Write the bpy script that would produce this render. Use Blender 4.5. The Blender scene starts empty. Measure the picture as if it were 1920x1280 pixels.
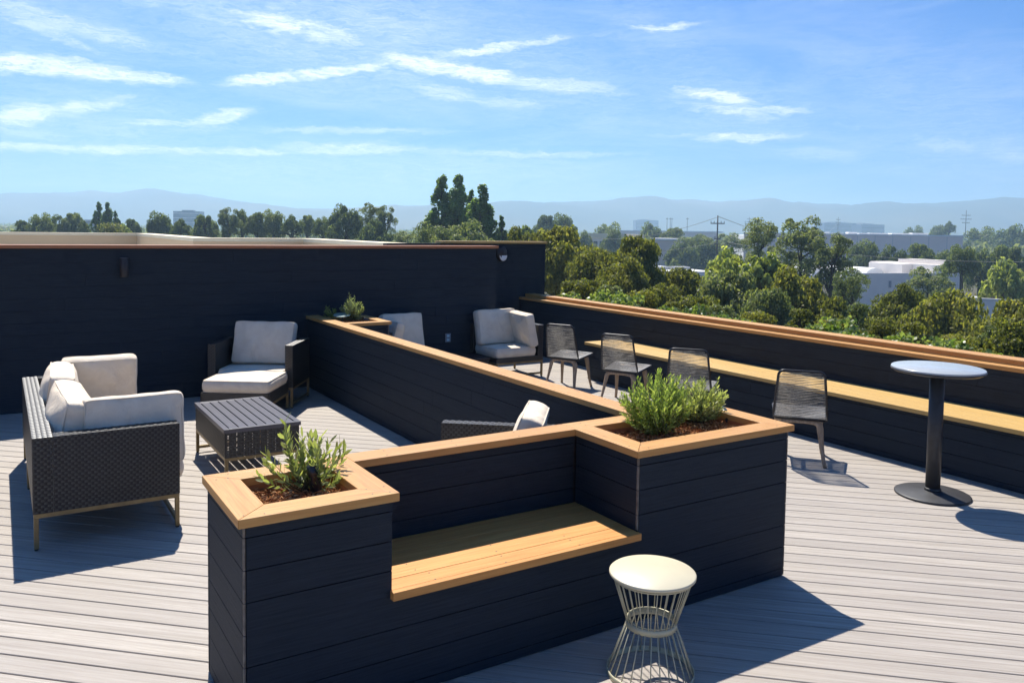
import bpy, math, random
import numpy as np
from mathutils import Vector, Matrix

PI = math.pi
sc = bpy.context.scene
COL = sc.collection
random.seed(7)

# ------------------------------------------------------------------ camera
CAM = np.array([-0.8229, -3.4038, 2.2])
RGT = np.array([0.84784402, -0.53004524, 0.01457957])
UPV = np.array([0.01666585, 0.05412031, 0.99839533])
FWD = np.array([0.52998375, 0.84624053, -0.05471924])
FPX, PPX, PPY = 1535.17, 956.51, 514.73


def ray(px, py):
    return FWD + (px - PPX) / FPX * RGT - (py - PPY) / FPX * UPV


def at(px, py, D):
    """world point seen at photo pixel (1920 wide) at forward distance D"""
    return CAM + ray(px, py) * D


cd = bpy.data.cameras.new('camera')
cam = bpy.data.objects.new('camera', cd)
COL.objects.link(cam)
cd.sensor_fit = 'HORIZONTAL'
cd.sensor_width = 36.0
cd.lens = FPX / 1920 * 36
cd.shift_x = (960 - PPX) / 1920
cd.shift_y = -(640 - PPY) / 1920
cd.clip_start = 0.05
cd.clip_end = 30000
M = Matrix(((RGT[0], UPV[0], -FWD[0], CAM[0]), (RGT[1], UPV[1], -FWD[1], CAM[1]),
            (RGT[2], UPV[2], -FWD[2], CAM[2]), (0, 0, 0, 1)))
cam.matrix_world = M
sc.camera = cam

GROUND = -9.5


# ------------------------------------------------------------------ materials
class NT:
    def __init__(self, name):
        self.m = bpy.data.materials.new(name)
        self.m.use_nodes = True
        self.t = self.m.node_tree
        self.n = self.t.nodes
        self.b = self.n['Principled BSDF']
        self.out = self.n['Material Output']

    def new(self, kind, **kw):
        nd = self.n.new(kind)
        for k, v in kw.items():
            setattr(nd, k, v)
        return nd

    def link(self, a, b):
        self.t.links.new(a, b)

    def coords(self, kind='Object', scale=(1, 1, 1), rot=(0, 0, 0)):
        tc = self.new('ShaderNodeTexCoord')
        mp = self.new('ShaderNodeMapping')
        mp.inputs['Scale'].default_value = scale
        mp.inputs['Rotation'].default_value = rot
        self.link(tc.outputs[kind], mp.inputs['Vector'])
        return mp.outputs[0]

    def noise(self, vec, scale, detail=3, rough=.5, dist=0):
        nd = self.new('ShaderNodeTexNoise')
        nd.inputs['Scale'].default_value = scale
        nd.inputs['Detail'].default_value = detail
        nd.inputs['Roughness'].default_value = rough
        nd.inputs['Distortion'].default_value = dist
        if vec is not None:
            self.link(vec, nd.inputs['Vector'])
        return nd.outputs['Fac']

    def ramp(self, fac, stops):
        nd = self.new('ShaderNodeValToRGB')
        el = nd.color_ramp.elements
        while len(el) < len(stops):
            el.new(.5)
        for e, (p, c) in zip(el, stops):
            e.position = p
            e.color = (c[0], c[1], c[2], 1) if not isinstance(c, (int, float)) else (c, c, c, 1)
        self.link(fac, nd.inputs[0])
        return nd.outputs[0]

    def mix(self, a, b, fac, blend='MIX'):
        nd = self.new('ShaderNodeMix', data_type='RGBA', blend_type=blend)
        for sock, v in ((nd.inputs[0], fac), (nd.inputs[6], a), (nd.inputs[7], b)):
            if hasattr(v, 'links'):
                self.link(v, sock)
            elif isinstance(v, (int, float)):
                sock.default_value = v
            else:
                sock.default_value = (v[0], v[1], v[2], 1)
        return nd.outputs[2]

    def math(self, op, a, b=None, c=None):
        nd = self.new('ShaderNodeMath', operation=op)
        for i, v in enumerate((a, b, c)):
            if v is None:
                continue
            if hasattr(v, 'links'):
                self.link(v, nd.inputs[i])
            else:
                nd.inputs[i].default_value = v
        return nd.outputs[0]

    def bump(self, h, strength=.2, dist=.01):
        nd = self.new('ShaderNodeBump')
        nd.inputs['Strength'].default_value = strength
        nd.inputs['Distance'].default_value = dist
        self.link(h, nd.inputs['Height'])
        self.link(nd.outputs[0], self.b.inputs['Normal'])

    def color(self, c):
        if hasattr(c, 'links'):
            self.link(c, self.b.inputs['Base Color'])
        else:
            self.b.inputs['Base Color'].default_value = (c[0], c[1], c[2], 1)

    def set(self, rough=None, metal=None, spec=None):
        for k, v in (('Roughness', rough), ('Metallic', metal), ('Specular IOR Level', spec)):
            if v is not None:
                if hasattr(v, 'links'):
                    self.link(v, self.b.inputs[k])
                else:
                    self.b.inputs[k].default_value = v


def plain(name, c, rough=.6, metal=0, spec=.5, var=.12, scale=8):
    t = NT(name)
    f = t.noise(t.coords(), scale, 4)
    lo = [x * (1 - var) for x in c]
    hi = [min(1, x * (1 + var)) for x in c]
    t.color(t.ramp(f, [(.3, lo), (.7, hi)]))
    t.set(rough, metal, spec)
    return t.m


MAT = {}


def build_materials():
    # weathered grey composite decking, one tint per board
    t = NT('deck_board')
    mp = t.coords('Object', rot=(0, 0, math.radians(43)))
    sep = t.new('ShaderNodeSeparateXYZ')
    t.link(mp, sep.inputs[0])
    idx = t.math('FLOOR', t.math('DIVIDE', sep.outputs[1], .1535))
    cmb = t.new('ShaderNodeCombineXYZ')
    t.link(t.math('ADD', t.math('MULTIPLY', sep.outputs[0], .8), t.math('MULTIPLY', idx, 13.7)), cmb.inputs[0])
    t.link(t.math('MULTIPLY', sep.outputs[1], 38.0), cmb.inputs[1])
    t.link(t.math('MULTIPLY', idx, 3.1), cmb.inputs[2])
    wn = t.new('ShaderNodeTexWhiteNoise', noise_dimensions='1D')
    t.link(idx, wn.inputs['W'])
    g1 = t.noise(cmb.outputs[0], 1.2, 6, .68, .5)
    g2 = t.noise(cmb.outputs[0], 5, 5, .75, .3)
    c1 = t.ramp(g1, [(.36, (.31, .27, .225)), (.5, (.41, .362, .31)), (.64, (.485, .435, .38))])
    c2 = t.mix(c1, (.23, .205, .18), t.math('MULTIPLY', t.ramp(g2, [(.46, 0), (.66, 1)]), .46))
    wav = t.new('ShaderNodeTexWave', wave_type='RINGS', rings_direction='Y')
    wav.inputs['Scale'].default_value = .28
    wav.inputs['Distortion'].default_value = 7
    wav.inputs['Detail'].default_value = 2
    wav.inputs['Detail Scale'].default_value = .8
    t.link(cmb.outputs[0], wav.inputs['Vector'])
    line = t.ramp(wav.outputs['Fac'], [(.0, 1), (.09, 0)])
    c3 = t.mix(c2, (.22, .19, .165), t.math('MULTIPLY', line, .14))
    c4 = t.mix(c3, (.30, .265, .235), t.math('MULTIPLY', wn.outputs['Value'], .55))
    t.color(c4)
    t.set(.62, 0, .35)
    t.bump(t.math('ADD', g2, t.math('MULTIPLY', line, -.1)), .25, .004)
    MAT['deck'] = t.m

    # charcoal composite cladding
    t = NT('charcoal_cladding')
    uvc = t.coords('UV', (1, 1, 1))
    a = t.noise(t.coords('UV', (2.2, 60, 1)), 1.5, 7, .72)
    b = t.noise(t.coords('Object'), 1.1, 3)
    c = t.ramp(a, [(.28, (.0085, .0145, .0240)), (.72, (.0275, .0395, .0570))])
    c = t.mix(c, (.0115, .0165, .0255), t.math('MULTIPLY', b, .45))
    gi = t.new('ShaderNodeNewGeometry')
    c = t.mix(c, (.019, .026, .038), t.math('MULTIPLY', gi.outputs['Random Per Island'], .22))
    dn = t.noise(t.coords('Object', (3, 3, 9)), 2.3, 6, .7)
    c = t.mix(c, (.032, .036, .043), t.math('MULTIPLY', t.ramp(dn, [(.55, 0), (.8, 1)]), .35))
    t.color(c)
    t.set(.66, 0, .18)
    t.bump(a, .7, .004)
    MAT['clad'] = t.m

    # cedar boards: grain along UV x
    def cedar(name, dark, mid, light, rough=.5):
        t = NT(name)
        u1 = t.coords('UV', (1.1, 26, 1))
        u2 = t.coords('UV', (.7, 5, 1))
        g = t.noise(u1, 2.2, 6, .6, .8)
        l = t.noise(u2, 1.3, 3, .5, 1.2)
        c = t.ramp(g, [(.25, dark), (.5, mid), (.78, light)])
        c = t.mix(c, [x * .80 for x in mid], t.math('MULTIPLY', t.ramp(l, [(.5, 0), (.75, 1)]), .7))
        vo = t.new('ShaderNodeTexVoronoi', feature='DISTANCE_TO_EDGE')
        vo = t.new('ShaderNodeTexVoronoi', feature='F1')
        vo.inputs['Scale'].default_value = 1.0
        t.link(t.coords('UV', (2.1, 5.2, 1)), vo.inputs['Vector'])
        k = t.ramp(vo.outputs['Distance'], [(.04, 1), (.085, 0)])
        c = t.mix(c, (.20, .095, .04), t.math('MULTIPLY', k, .75))
        oi = t.new('ShaderNodeObjectInfo')
        c = t.mix(c, dark, t.math('MULTIPLY', oi.outputs['Random'], .38))
        t.color(c)
        t.set(t.math('ADD', t.math('MULTIPLY', l, .25), rough - .08), 0, .35)
        t.bump(g, .2, .003)
        return t.m
    MAT['cedar'] = cedar('cedar_board', (.41, .18, .055), (.54, .285, .088), (.62, .37, .135))
    MAT['cedar_seat'] = cedar('cedar_seat_board', (.49, .19, .042), (.61, .288, .08), (.68, .365, .12))
    MAT['bench_wood'] = cedar('bench_board', (.46, .28, .085), (.57, .365, .125), (.64, .44, .18))
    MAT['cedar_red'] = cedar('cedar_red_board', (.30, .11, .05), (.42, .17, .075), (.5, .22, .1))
    MAT['trim'] = plain('cut_board_edge', (.15, .13, .11), .8, var=.35, scale=30)
    MAT['trim_dark'] = plain('cut_board_edge_dark', (.12, .105, .09), .8, var=.35, scale=30)

    # outdoor cushion fabric
    t = NT('cushion_fabric')
    a = t.noise(t.coords('Object'), 260, 2, .6)
    b = t.noise(t.coords('Object'), 7, 4, .6, .5)
    t.color(t.ramp(b, [(.3, (.72, .605, .47)), (.7, (.82, .71, .565))]))
    t.set(.9, 0, .1)
    t.bump(t.math('ADD', t.math('MULTIPLY', a, .12), t.math('MULTIPLY', b, 1.0)), .55, .03)
    MAT['fabric'] = t.m

    t = NT('resin_wicker')
    ri = t.new('ShaderNodeNewGeometry')
    a = t.noise(t.coords('Object', (30, 30, 220)), 1, 2)
    t.color(t.mix((.005, .0055, .008), (.014, .014, .018), ri.outputs['Random Per Island']))
    t.set(t.math('ADD', t.math('MULTIPLY', a, .15), .36), 0, .75)
    MAT['wicker'] = t.m
    MAT['wicker_core'] = plain('wicker_core', (.012, .011, .013), .7)
    MAT['brass'] = plain('bronze_paint', (.26, .185, .085), .42, .35, .5, .18, 12)
    MAT['slat'] = plain('slat_powder_coat', (.085, .08, .095), .38, 0, .5, .12, 14)
    MAT['rope'] = plain('grey_tan_cord', (.27, .245, .205), .65, 0, .3, .45, 60)
    MAT['frame'] = plain('dark_tube', (.014, .014, .018), .4, .2, .5)
    t = NT('weathered_teak')
    a = t.noise(t.coords('Object', (14, 14, 2.5)), 4, 5, .6, .5)
    t.color(t.ramp(a, [(.3, (.24, .17, .11)), (.7, (.42, .31, .215))]))
    t.set(.65, 0, .3)
    t.bump(a, .2, .003)
    MAT['teak'] = t.m
    MAT['bar_top'] = plain('laminate_top', (.40, .42, .43), .24, 0, .6, .06, 3)
    MAT['bar_edge'] = plain('black_table_edge', (.03, .028, .03), .35, 0, .5)
    MAT['cast_iron'] = plain('black_powder_coat', (.034, .034, .037), .5, .0, .45, .2, 18)
    MAT['cream'] = plain('cream_enamel', (.60, .54, .385), .42, 0, .4, .03, 4)
    MAT['cream_wire'] = plain('cream_wire', (.50, .47, .33), .42, .2, .4, .08, 9)
    MAT['steel'] = plain('screw_steel', (.10, .085, .07), .5, .5)
    MAT['spot'] = plain('black_spotlight', (.020, .021, .026), .28, .2, .6, .2, 20)
    MAT['tag_blue'] = plain('pale_blue_card', (.42, .62, .66), .6)
    MAT['mint'] = plain('pale_mint_plastic', (.20, .30, .25), .6)
    MAT['outlet'] = plain('outlet_grey', (.20, .23, .27), .5)
    MAT['bronze'] = plain('dark_bronze', (.035, .03, .032), .5, .3)
    MAT['glass_white'] = plain('frosted_lens', (.75, .74, .72), .35, 0, .5, .04)

    t = NT('bark_mulch')
    a = t.noise(t.coords('Object'), 38, 5, .7)
    t.color(t.ramp(a, [(.3, (.16, .06, .02)), (.5, (.36, .15, .055)), (.72, (.52, .26, .115))]))
    t.set(.9, 0, .1)
    t.bump(a, .9, .02)
    MAT['mulch'] = t.m
    t = NT('mulch_chip')
    ri = t.new('ShaderNodeNewGeometry')
    t.color(t.ramp(ri.outputs['Random Per Island'], [(0, (.15, .055, .02)), (.4, (.40, .165, .06)), (.8, (.58, .29, .12)), (1, (.68, .45, .24))]))
    t.set(.85, 0, .15)
    MAT['chip'] = t.m

    def leaf(name, c0, c1, c2, trans=.35, rough=.5, spec=.35, tcol=None):
        t = NT(name)
        ri = t.new('ShaderNodeNewGeometry')
        n = t.noise(t.coords('Object'), .55, 2)
        f = t.math('ADD', t.math('MULTIPLY', ri.outputs['Random Per Island'], .65), t.math('MULTIPLY', n, .45))
        oi = t.new('ShaderNodeObjectInfo')
        f = t.math('ADD', f, t.math('MULTIPLY', t.math('SUBTRACT', oi.outputs['Random'], .5), .3))
        col = t.ramp(f, [(.12, c0), (.5, c1), (.92, c2)])
        t.color(col)
        t.set(rough, 0, spec)
        tr = t.new('ShaderNodeBsdfTranslucent')
        if tcol is None:
            tcol = (1.7, 1.75, .75)
        tm = t.mix(col, tcol, 1.0, 'MULTIPLY')
        t.link(tm, tr.inputs['Color'])
        mx = t.new('ShaderNodeMixShader')
        mx.inputs[0].default_value = trans
        t.link(t.b.outputs[0], mx.inputs[1])
        t.link(tr.outputs[0], mx.inputs[2])
        t.link(mx.outputs[0], t.out.inputs['Surface'])
        return t.m
    MAT['leaf_shrub'] = leaf('shrub_leaf', (.17, .205, .075), (.29, .325, .14), (.48, .50, .25), .44, .40, .4)
    MAT['leaf_dark_shrub'] = leaf('shrub_leaf_deep', (.115, .17, .048), (.21, .28, .085), (.38, .42, .155), .45, .40, .4)
    MAT['leaf_grey'] = leaf('shrub_leaf_grey', (.17, .21, .11), (.28, .33, .18), (.48, .50, .29), .36, .5, .3)
    MAT['leaf_olive'] = leaf('olive_brown_leaf', (.068, .084, .019), (.158, .170, .040), (.33, .305, .085), .5, .5, .25)
    MAT['leaf_gum'] = leaf('grey_green_leaf', (.07, .098, .042), (.145, .178, .08), (.28, .295, .145), .48, .5, .25)
    MAT['leaf_oak'] = leaf('dark_green_leaf', (.06, .085, .03), (.125, .16, .058), (.23, .25, .10), .5, .5, .25)
    MAT['leaf_poplar'] = leaf('poplar_leaf', (.065, .115, .03), (.145, .22, .06), (.27, .36, .12), .5, .45, .3)
    MAT['leaf_bright'] = leaf('bright_green_leaf', (.13, .165, .035), (.25, .29, .075), (.44, .46, .17), .46, .42, .35)
    MAT['leaf_hedge'] = leaf('hedge_leaf', (.07, .12, .03), (.14, .20, .055), (.30, .34, .13), .40, .38, .45)
    MAT['leaf_far'] = leaf('far_leaf', (.095, .12, .05), (.18, .205, .09), (.28, .295, .14), .4, .6, .2)
    t = NT('tree_bark')
    a = t.noise(t.coords('Object', (6, 6, 1.5)), 3, 5)
    t.color(t.ramp(a, [(.3, (.035, .027, .02)), (.7, (.10, .08, .062))]))
    t.set(.9, 0, .2)
    MAT['bark'] = t.m
    MAT['stem'] = plain('shrub_stem', (.10, .085, .045), .8)

    t = NT('ground_soil')
    a = t.noise(t.coords('Object'), .02, 6, .6)
    b = t.noise(t.coords('Object'), .004, 4, .6)
    c = t.ramp(a, [(.35, (.045, .055, .03)), (.5, (.09, .085, .05)), (.68, (.13, .115, .085))])
    t.color(t.mix(c, (.075, .075, .075), t.math('MULTIPLY', t.ramp(b, [(.45, 0), (.6, 1)]), .6)))
    t.set(.95, 0, .1)
    MAT['ground'] = t.m
    MAT['asphalt'] = plain('asphalt', (.055, .055, .057), .9, 0, .2, .25, 1.2)
    t = NT('hill_grass')
    a = t.noise(t.coords('Object'), .0016, 6, .6)
    t.color(t.ramp(a, [(.35, (.05, .065, .035)), (.65, (.14, .125, .07))]))
    t.set(.95, 0, .1)
    MAT['hill'] = t.m
    MAT['stucco'] = plain('tan_stucco', (.74, .52, .30), .9, 0, .15, .05, 40)
    MAT['stucco_cap'] = plain('cream_coping', (.84, .70, .47), .6, 0, .3, .04, 4)
    MAT['roof_mem'] = plain('roof_membrane', (.55, .55, .53), .85, 0, .2, .08, .4)
    MAT['white_wall'] = plain('pale_painted_wall', (.90, .82, .74), .85, 0, .2, .05, .3)
    MAT['mauve_wall'] = plain('mauve_tilt_up_wall', (.84, .69, .61), .85, 0, .2, .06, .1)
    MAT['white_roof'] = plain('white_roof', (.80, .79, .76), .7, 0, .2, .05, .2)
    MAT['blue_glass'] = plain('blue_grey_glass', (.045, .07, .12), .4, 0, .5, .2, .3)
    MAT['dark_glass'] = plain('dark_glass', (.03, .04, .05), .15, 0, .6)
    MAT['grey_wall'] = plain('grey_wall', (.42, .42, .43), .8, 0, .2, .08, .2)
    MAT['pole'] = plain('weathered_pole', (.07, .06, .055), .85)
    MAT['wire'] = plain('overhead_wire', (.30, .28, .2), .6)
    MAT['car_white'] = plain('white_car_paint', (.75, .76, .78), .25, 0, .6, .02)
    MAT['car_grey'] = plain('silver_car_paint', (.32, .34, .37), .25, .4, .6, .02)
    MAT['rubber'] = plain('rubber', (.02, .02, .02), .8)


build_materials()


# ------------------------------------------------------------------ mesh helpers
class MB:
    """collects faces (with UVs) in world or local coordinates"""

    def __init__(self):
        self.v, self.f, self.uv, self.s = [], [], [], []

    def add(self, verts, faces, uvs=None, smooth=False):
        o = len(self.v)
        self.v.extend(tuple(map(float, p)) for p in verts)
        for i, f in enumerate(faces):
            self.f.append(tuple(o + k for k in f))
            self.uv.append(uvs[i] if uvs else [(0, 0)] * len(f))
            self.s.append(smooth)

    def obox(self, c, ax, ay, az, hx, hy, hz):
        """oriented box, UV: u along ax"""
        c, ax, ay, az = map(np.array, (c, ax, ay, az))
        P = [c + sx * hx * ax + sy * hy * ay + sz * hz * az for sx in (-1, 1) for sy in (-1, 1) for sz in (-1, 1)]
        F = [(0, 1, 3, 2), (4, 6, 7, 5), (0, 4, 5, 1), (2, 3, 7, 6), (0, 2, 6, 4), (1, 5, 7, 3)]
        r = random.random() * 40
        L = [((sx * hx), (sy * hy), (sz * hz)) for sx in (-1, 1) for sy in (-1, 1) for sz in (-1, 1)]
        uvs = []
        for k, f in enumerate(F):
            if k < 2:
                uvs.append([(r + L[i][1] * .2, r + L[i][2]) for i in f])
            elif k < 4:
                uvs.append([(r + L[i][0], r + L[i][2]) for i in f])
            else:
                uvs.append([(r + L[i][0], r + .37 + L[i][1]) for i in f])
        self.add(P, F, uvs)

    def box(self, x0, x1, y0, y1, z0, z1, along='x'):
        c = ((x0 + x1) / 2, (y0 + y1) / 2, (z0 + z1) / 2)
        hx, hy, hz = (x1 - x0) / 2, (y1 - y0) / 2, (z1 - z0) / 2
        X, Y, Z = (1, 0, 0), (0, 1, 0), (0, 0, 1)
        if along == 'x':
            self.obox(c, X, Y, Z, hx, hy, hz)
        elif along == 'y':
            self.obox(c, Y, (-1, 0, 0), Z, hy, hx, hz)
        else:
            self.obox(c, Z, X, Y, hz, hx, hy)

    def prism(self, poly, z0, z1, ang=0):
        """horizontal slab over polygon (ccw), UV u along direction ang"""
        n = len(poly)
        r = random.random() * 40
        ca, sa = math.cos(ang), math.sin(ang)
        U = lambda p: (r + p[0] * ca + p[1] * sa, r - p[0] * sa + p[1] * ca)
        P = [(x, y, z0) for x, y in poly] + [(x, y, z1) for x, y in poly]
        F = [tuple(range(n - 1, -1, -1)), tuple(range(n, 2 * n))]
        uv = [[U(P[i]) for i in f] for f in F]
        for i in range(n):
            j = (i + 1) % n
            f = (i, j, n + j, n + i)
            F.append(f)
            uv.append([(U(P[k])[0], U(P[k])[1] + P[k][2]) for k in f])
        self.add(P, F, uv)

    def tube(self, pts, rad, seg=8, caps=True, closed=False, squash=None):
        pts = [np.array(p, float) for p in pts]
        n = len(pts)
        if not hasattr(rad, '__len__'):
            rad = [rad] * n
        rings = []
        prev = None
        for i in range(n):
            if closed:
                d = pts[(i + 1) % n] - pts[i - 1]
            else:
                d = pts[min(i + 1, n - 1)] - pts[max(i - 1, 0)]
            d = d / (np.linalg.norm(d) + 1e-12)
            if prev is None:
                a = np.array((0, 0, 1.)) if abs(d[2]) < .9 else np.array((1., 0, 0))
                x = np.cross(d, a)
            else:
                x = prev - d * (prev @ d)
            x /= np.linalg.norm(x) + 1e-12
            prev = x
            y = np.cross(d, x)
            q = squash or 1.0
            rings.append([pts[i] + rad[i] * (math.cos(2 * PI * k / seg) * x + q * math.sin(2 * PI * k / seg) * y) for k in range(seg)])
        V = [p for r in rings for p in r]
        F = []
        m = n if closed else n - 1
        for i in range(m):
            i2 = (i + 1) % n
            for k in range(seg):
                k2 = (k + 1) % seg
                F.append((i * seg + k, i * seg + k2, i2 * seg + k2, i2 * seg + k))
        self.add(V, F, None, True)
        if caps and not closed:
            o = len(self.v) - n * seg
            self.f.append(tuple(o + k for k in range(seg - 1, -1, -1)))
            self.uv.append([(0, 0)] * seg)
            self.s.append(False)
            self.f.append(tuple(o + (n - 1) * seg + k for k in range(seg)))
            self.uv.append([(0, 0)] * seg)
            self.s.append(False)

    def lathe(self, prof, c=(0, 0, 0), seg=32, smooth=True):
        V, F = [], []
        n = len(prof)
        for r, z in prof:
            for k in range(seg):
                a = 2 * PI * k / seg
                V.append((c[0] + r * math.cos(a), c[1] + r * math.sin(a), c[2] + z))
        for i in range(n - 1):
            for k in range(seg):
                k2 = (k + 1) % seg
                F.append((i * seg + k, i * seg + k2, (i + 1) * seg + k2, (i + 1) * seg + k))
        self.add(V, F, None, smooth)
        for i, flip in ((0, True), (n - 1, False)):
            if prof[i][0] > 1e-4 and prof[0] != prof[-1]:
                o = len(self.v) - n * seg
                f = [o + i * seg + k for k in range(seg)]
                self.f.append(tuple(f[::-1] if flip else f))
                self.uv.append([(0, 0)] * seg)
                self.s.append(False)

    def xf(self, mat):
        """transform all verts by a 4x4"""
        A = np.array(mat)
        V = np.array(self.v)
        self.v = [tuple(p) for p in (V @ A[:3, :3].T + A[:3, 3])]
        return self

    def mesh(self, name, mat):
        me = bpy.data.meshes.new(name)
        me.from_pydata(self.v, [], self.f)
        uvl = me.uv_layers.new(name='UVMap')
        flat = [c for f in self.uv for p in f for c in p]
        uvl.data.foreach_set('uv', flat)
        me.polygons.foreach_set('use_smooth', self.s)
        me.materials.append(mat if not isinstance(mat, str) else MAT[mat])
        me.update()
        return me

    def build(self, name, mat, parent=None, world=True, bevel=0):
        """world=True: verts are world coordinates; they are moved into the parent's frame"""
        if parent is not None and world:
            inv = frame(parent).inverted()
            self.xf(inv)
        o = bpy.data.objects.new(name, self.mesh(name, mat))
        COL.objects.link(o)
        if parent is not None:
            o.parent = parent
        if bevel:
            b = o.modifiers.new('bevel', 'BEVEL')
            b.width = bevel
            b.segments = 2
            b.limit_method = 'ANGLE'
            b.angle_limit = math.radians(40)
        return o


def frame(o):
    m = Matrix.Translation(o.location) @ o.rotation_euler.to_matrix().to_4x4() @ Matrix.Diagonal(Vector((*o.scale, 1)))
    if o.parent is not None:
        return frame(o.parent) @ m
    return m


def tag(o, label=None, cat=None, group=None, kind=None):
    if label:
        o['label'] = label
    if cat:
        o['category'] = cat
    if group:
        o['group'] = group
    if kind:
        o['kind'] = kind
    return o


def thing(name, label, cat, loc=(0, 0, 0), rz=0, group=None):
    o = bpy.data.objects.new(name, None)
    o.empty_display_size = .2
    COL.objects.link(o)
    o.location = loc
    o.rotation_euler = (0, 0, rz)
    return tag(o, label, cat, group)


def dup(root, loc, rz=0, scale=(1, 1, 1), label=None):
    r = root.copy()
    COL.objects.link(r)
    r.location = loc
    r.rotation_euler = (0, 0, rz)
    r.scale = scale
    if label:
        r['label'] = label
    for ch in list(root.children):
        c = ch.copy()
        COL.objects.link(c)
        c.parent = r
        for g in ch.children:
            d = g.copy()
            COL.objects.link(d)
            d.parent = c
    return r


def siding(mb, p0, p1, z0, z1, th=.018, pitch=.14, gap=.0045, top=None):
    """horizontal boards on a vertical face; outward normal is to the right of p0->p1"""
    p0, p1 = np.array(p0, float), np.array(p1, float)
    L = np.linalg.norm(p1 - p0)
    d = (p1 - p0) / L
    nrm = np.array((d[1], -d[0]))
    seams = [.894 - pitch * k for k in range(-14, 8)]
    seams = sorted([s for s in seams if z0 + .02 < s < z1 - .02])
    ed = [z0] + seams + [z1]
    for a, b in zip(ed[:-1], ed[1:]):
        a2 = a + (gap / 2 if a != z0 else 0)
        b2 = b - (gap / 2 if b != z1 else 0)
        # boards are random lengths butted end to end
        x = 0
        cuts = [0]
        while True:
            x += random.uniform(2.2, 4.9)
            if x > L - .6:
                break
            cuts.append(x)
        cuts.append(L)
        for u0, u1 in zip(cuts[:-1], cuts[1:]):
            uu0 = u0 + (.001 if u0 else 0)
            uu1 = u1 - (.001 if u1 != L else 0)
            c2 = p0 + d * (uu0 + uu1) / 2 - nrm * th / 2
            mb.obox((c2[0], c2[1], (a2 + b2) / 2), (d[0], d[1], 0), (nrm[0], nrm[1], 0), (0, 0, 1), (uu1 - uu0) / 2, th / 2, (b2 - a2) / 2)


def ring_caps(x0, x1, y0, y1, bw, z0, z1, gap=.0008):
    """four mitred boards round an opening"""
    g = gap
    out = []
    mb = MB(); mb.prism([(x0 + g, y0), (x1 - g, y0), (x1 - bw - g, y0 + bw), (x0 + bw + g, y0 + bw)], z0, z1, 0); out.append(mb)
    mb = MB(); mb.prism([(x1, y0 + g), (x1, y1 - g), (x1 - bw, y1 - bw - g), (x1 - bw, y0 + bw + g)], z0, z1, PI / 2); out.append(mb)
    mb = MB(); mb.prism([(x1 - g, y1), (x0 + g, y1), (x0 + bw + g, y1 - bw), (x1 - bw - g, y1 - bw)], z0, z1, 0); out.append(mb)
    mb = MB(); mb.prism([(x0, y1 - g), (x0, y0 + g), (x0 + bw, y0 + bw + g), (x0 + bw, y1 - bw - g)], z0, z1, PI / 2); out.append(mb)
    return out


def screws(t, pts, z):
    """one screw head per point, all sharing a mesh"""
    me = None
    for x, y in pts:
        if me is None:
            mb = MB()
            mb.lathe([(.0045, .0), (.0045, .0007)], (0, 0, 0), 8, False)
            me = mb.mesh('screw_head', 'steel')
        o = bpy.data.objects.new('screw_head', me)
        COL.objects.link(o)
        o.parent = t
        o.location = (x - t.location[0], y - t.location[1], z - t.location[2])


def weave(mb, o, U, V, N, lu, lv, tu=.040, tv=.019, h=.005, gp=.03):
    """basket weave of bulged resin strands on the rectangle o + u*U + v*V, outward N"""
    o, U, V, N = (np.array(a, float) for a in (o, U, V, N))
    nv = max(1, round(lv / tv))
    tv = lv / nv
    nu = max(1, round(lu / tu))
    tu = lu / nu
    for j in range(nv):
        off = (j % 2) * .5 * tu
        i0 = -1 if j % 2 else 0
        for i in range(i0, nu):
            a, b = max(0, i * tu + off), min(lu, (i + 1) * tu + off)
            if b - a < tu * .2:
                continue
            P = []
            for k in range(5):
                t = k / 4
                u = a + (b - a) * (t * (1 - 2 * gp) + gp)
                hh = h * math.sin(PI * (.0 + 1.0 * t)) - .0012
                P.append(o + U * u + V * (j * tv + .0012 + (.0016 if gp > .04 else 0)) + N * hh * .55)
                P.append(o + U * u + V * (j * tv + tv / 2) + N * hh)
                P.append(o + U * u + V * ((j + 1) * tv - .0012 - (.0016 if gp > .04 else 0)) + N * hh * .55)
            F = []
            for k in range(4):
                for m in range(2):
                    q = (k * 3 + m, (k + 1) * 3 + m, (k + 1) * 3 + m + 1, k * 3 + m + 1)
                    F.append(q)
            if np.cross(U, V) @ N < 0:
                F = [f[::-1] for f in F]
            mb.add(P, F, None, True)


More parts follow.
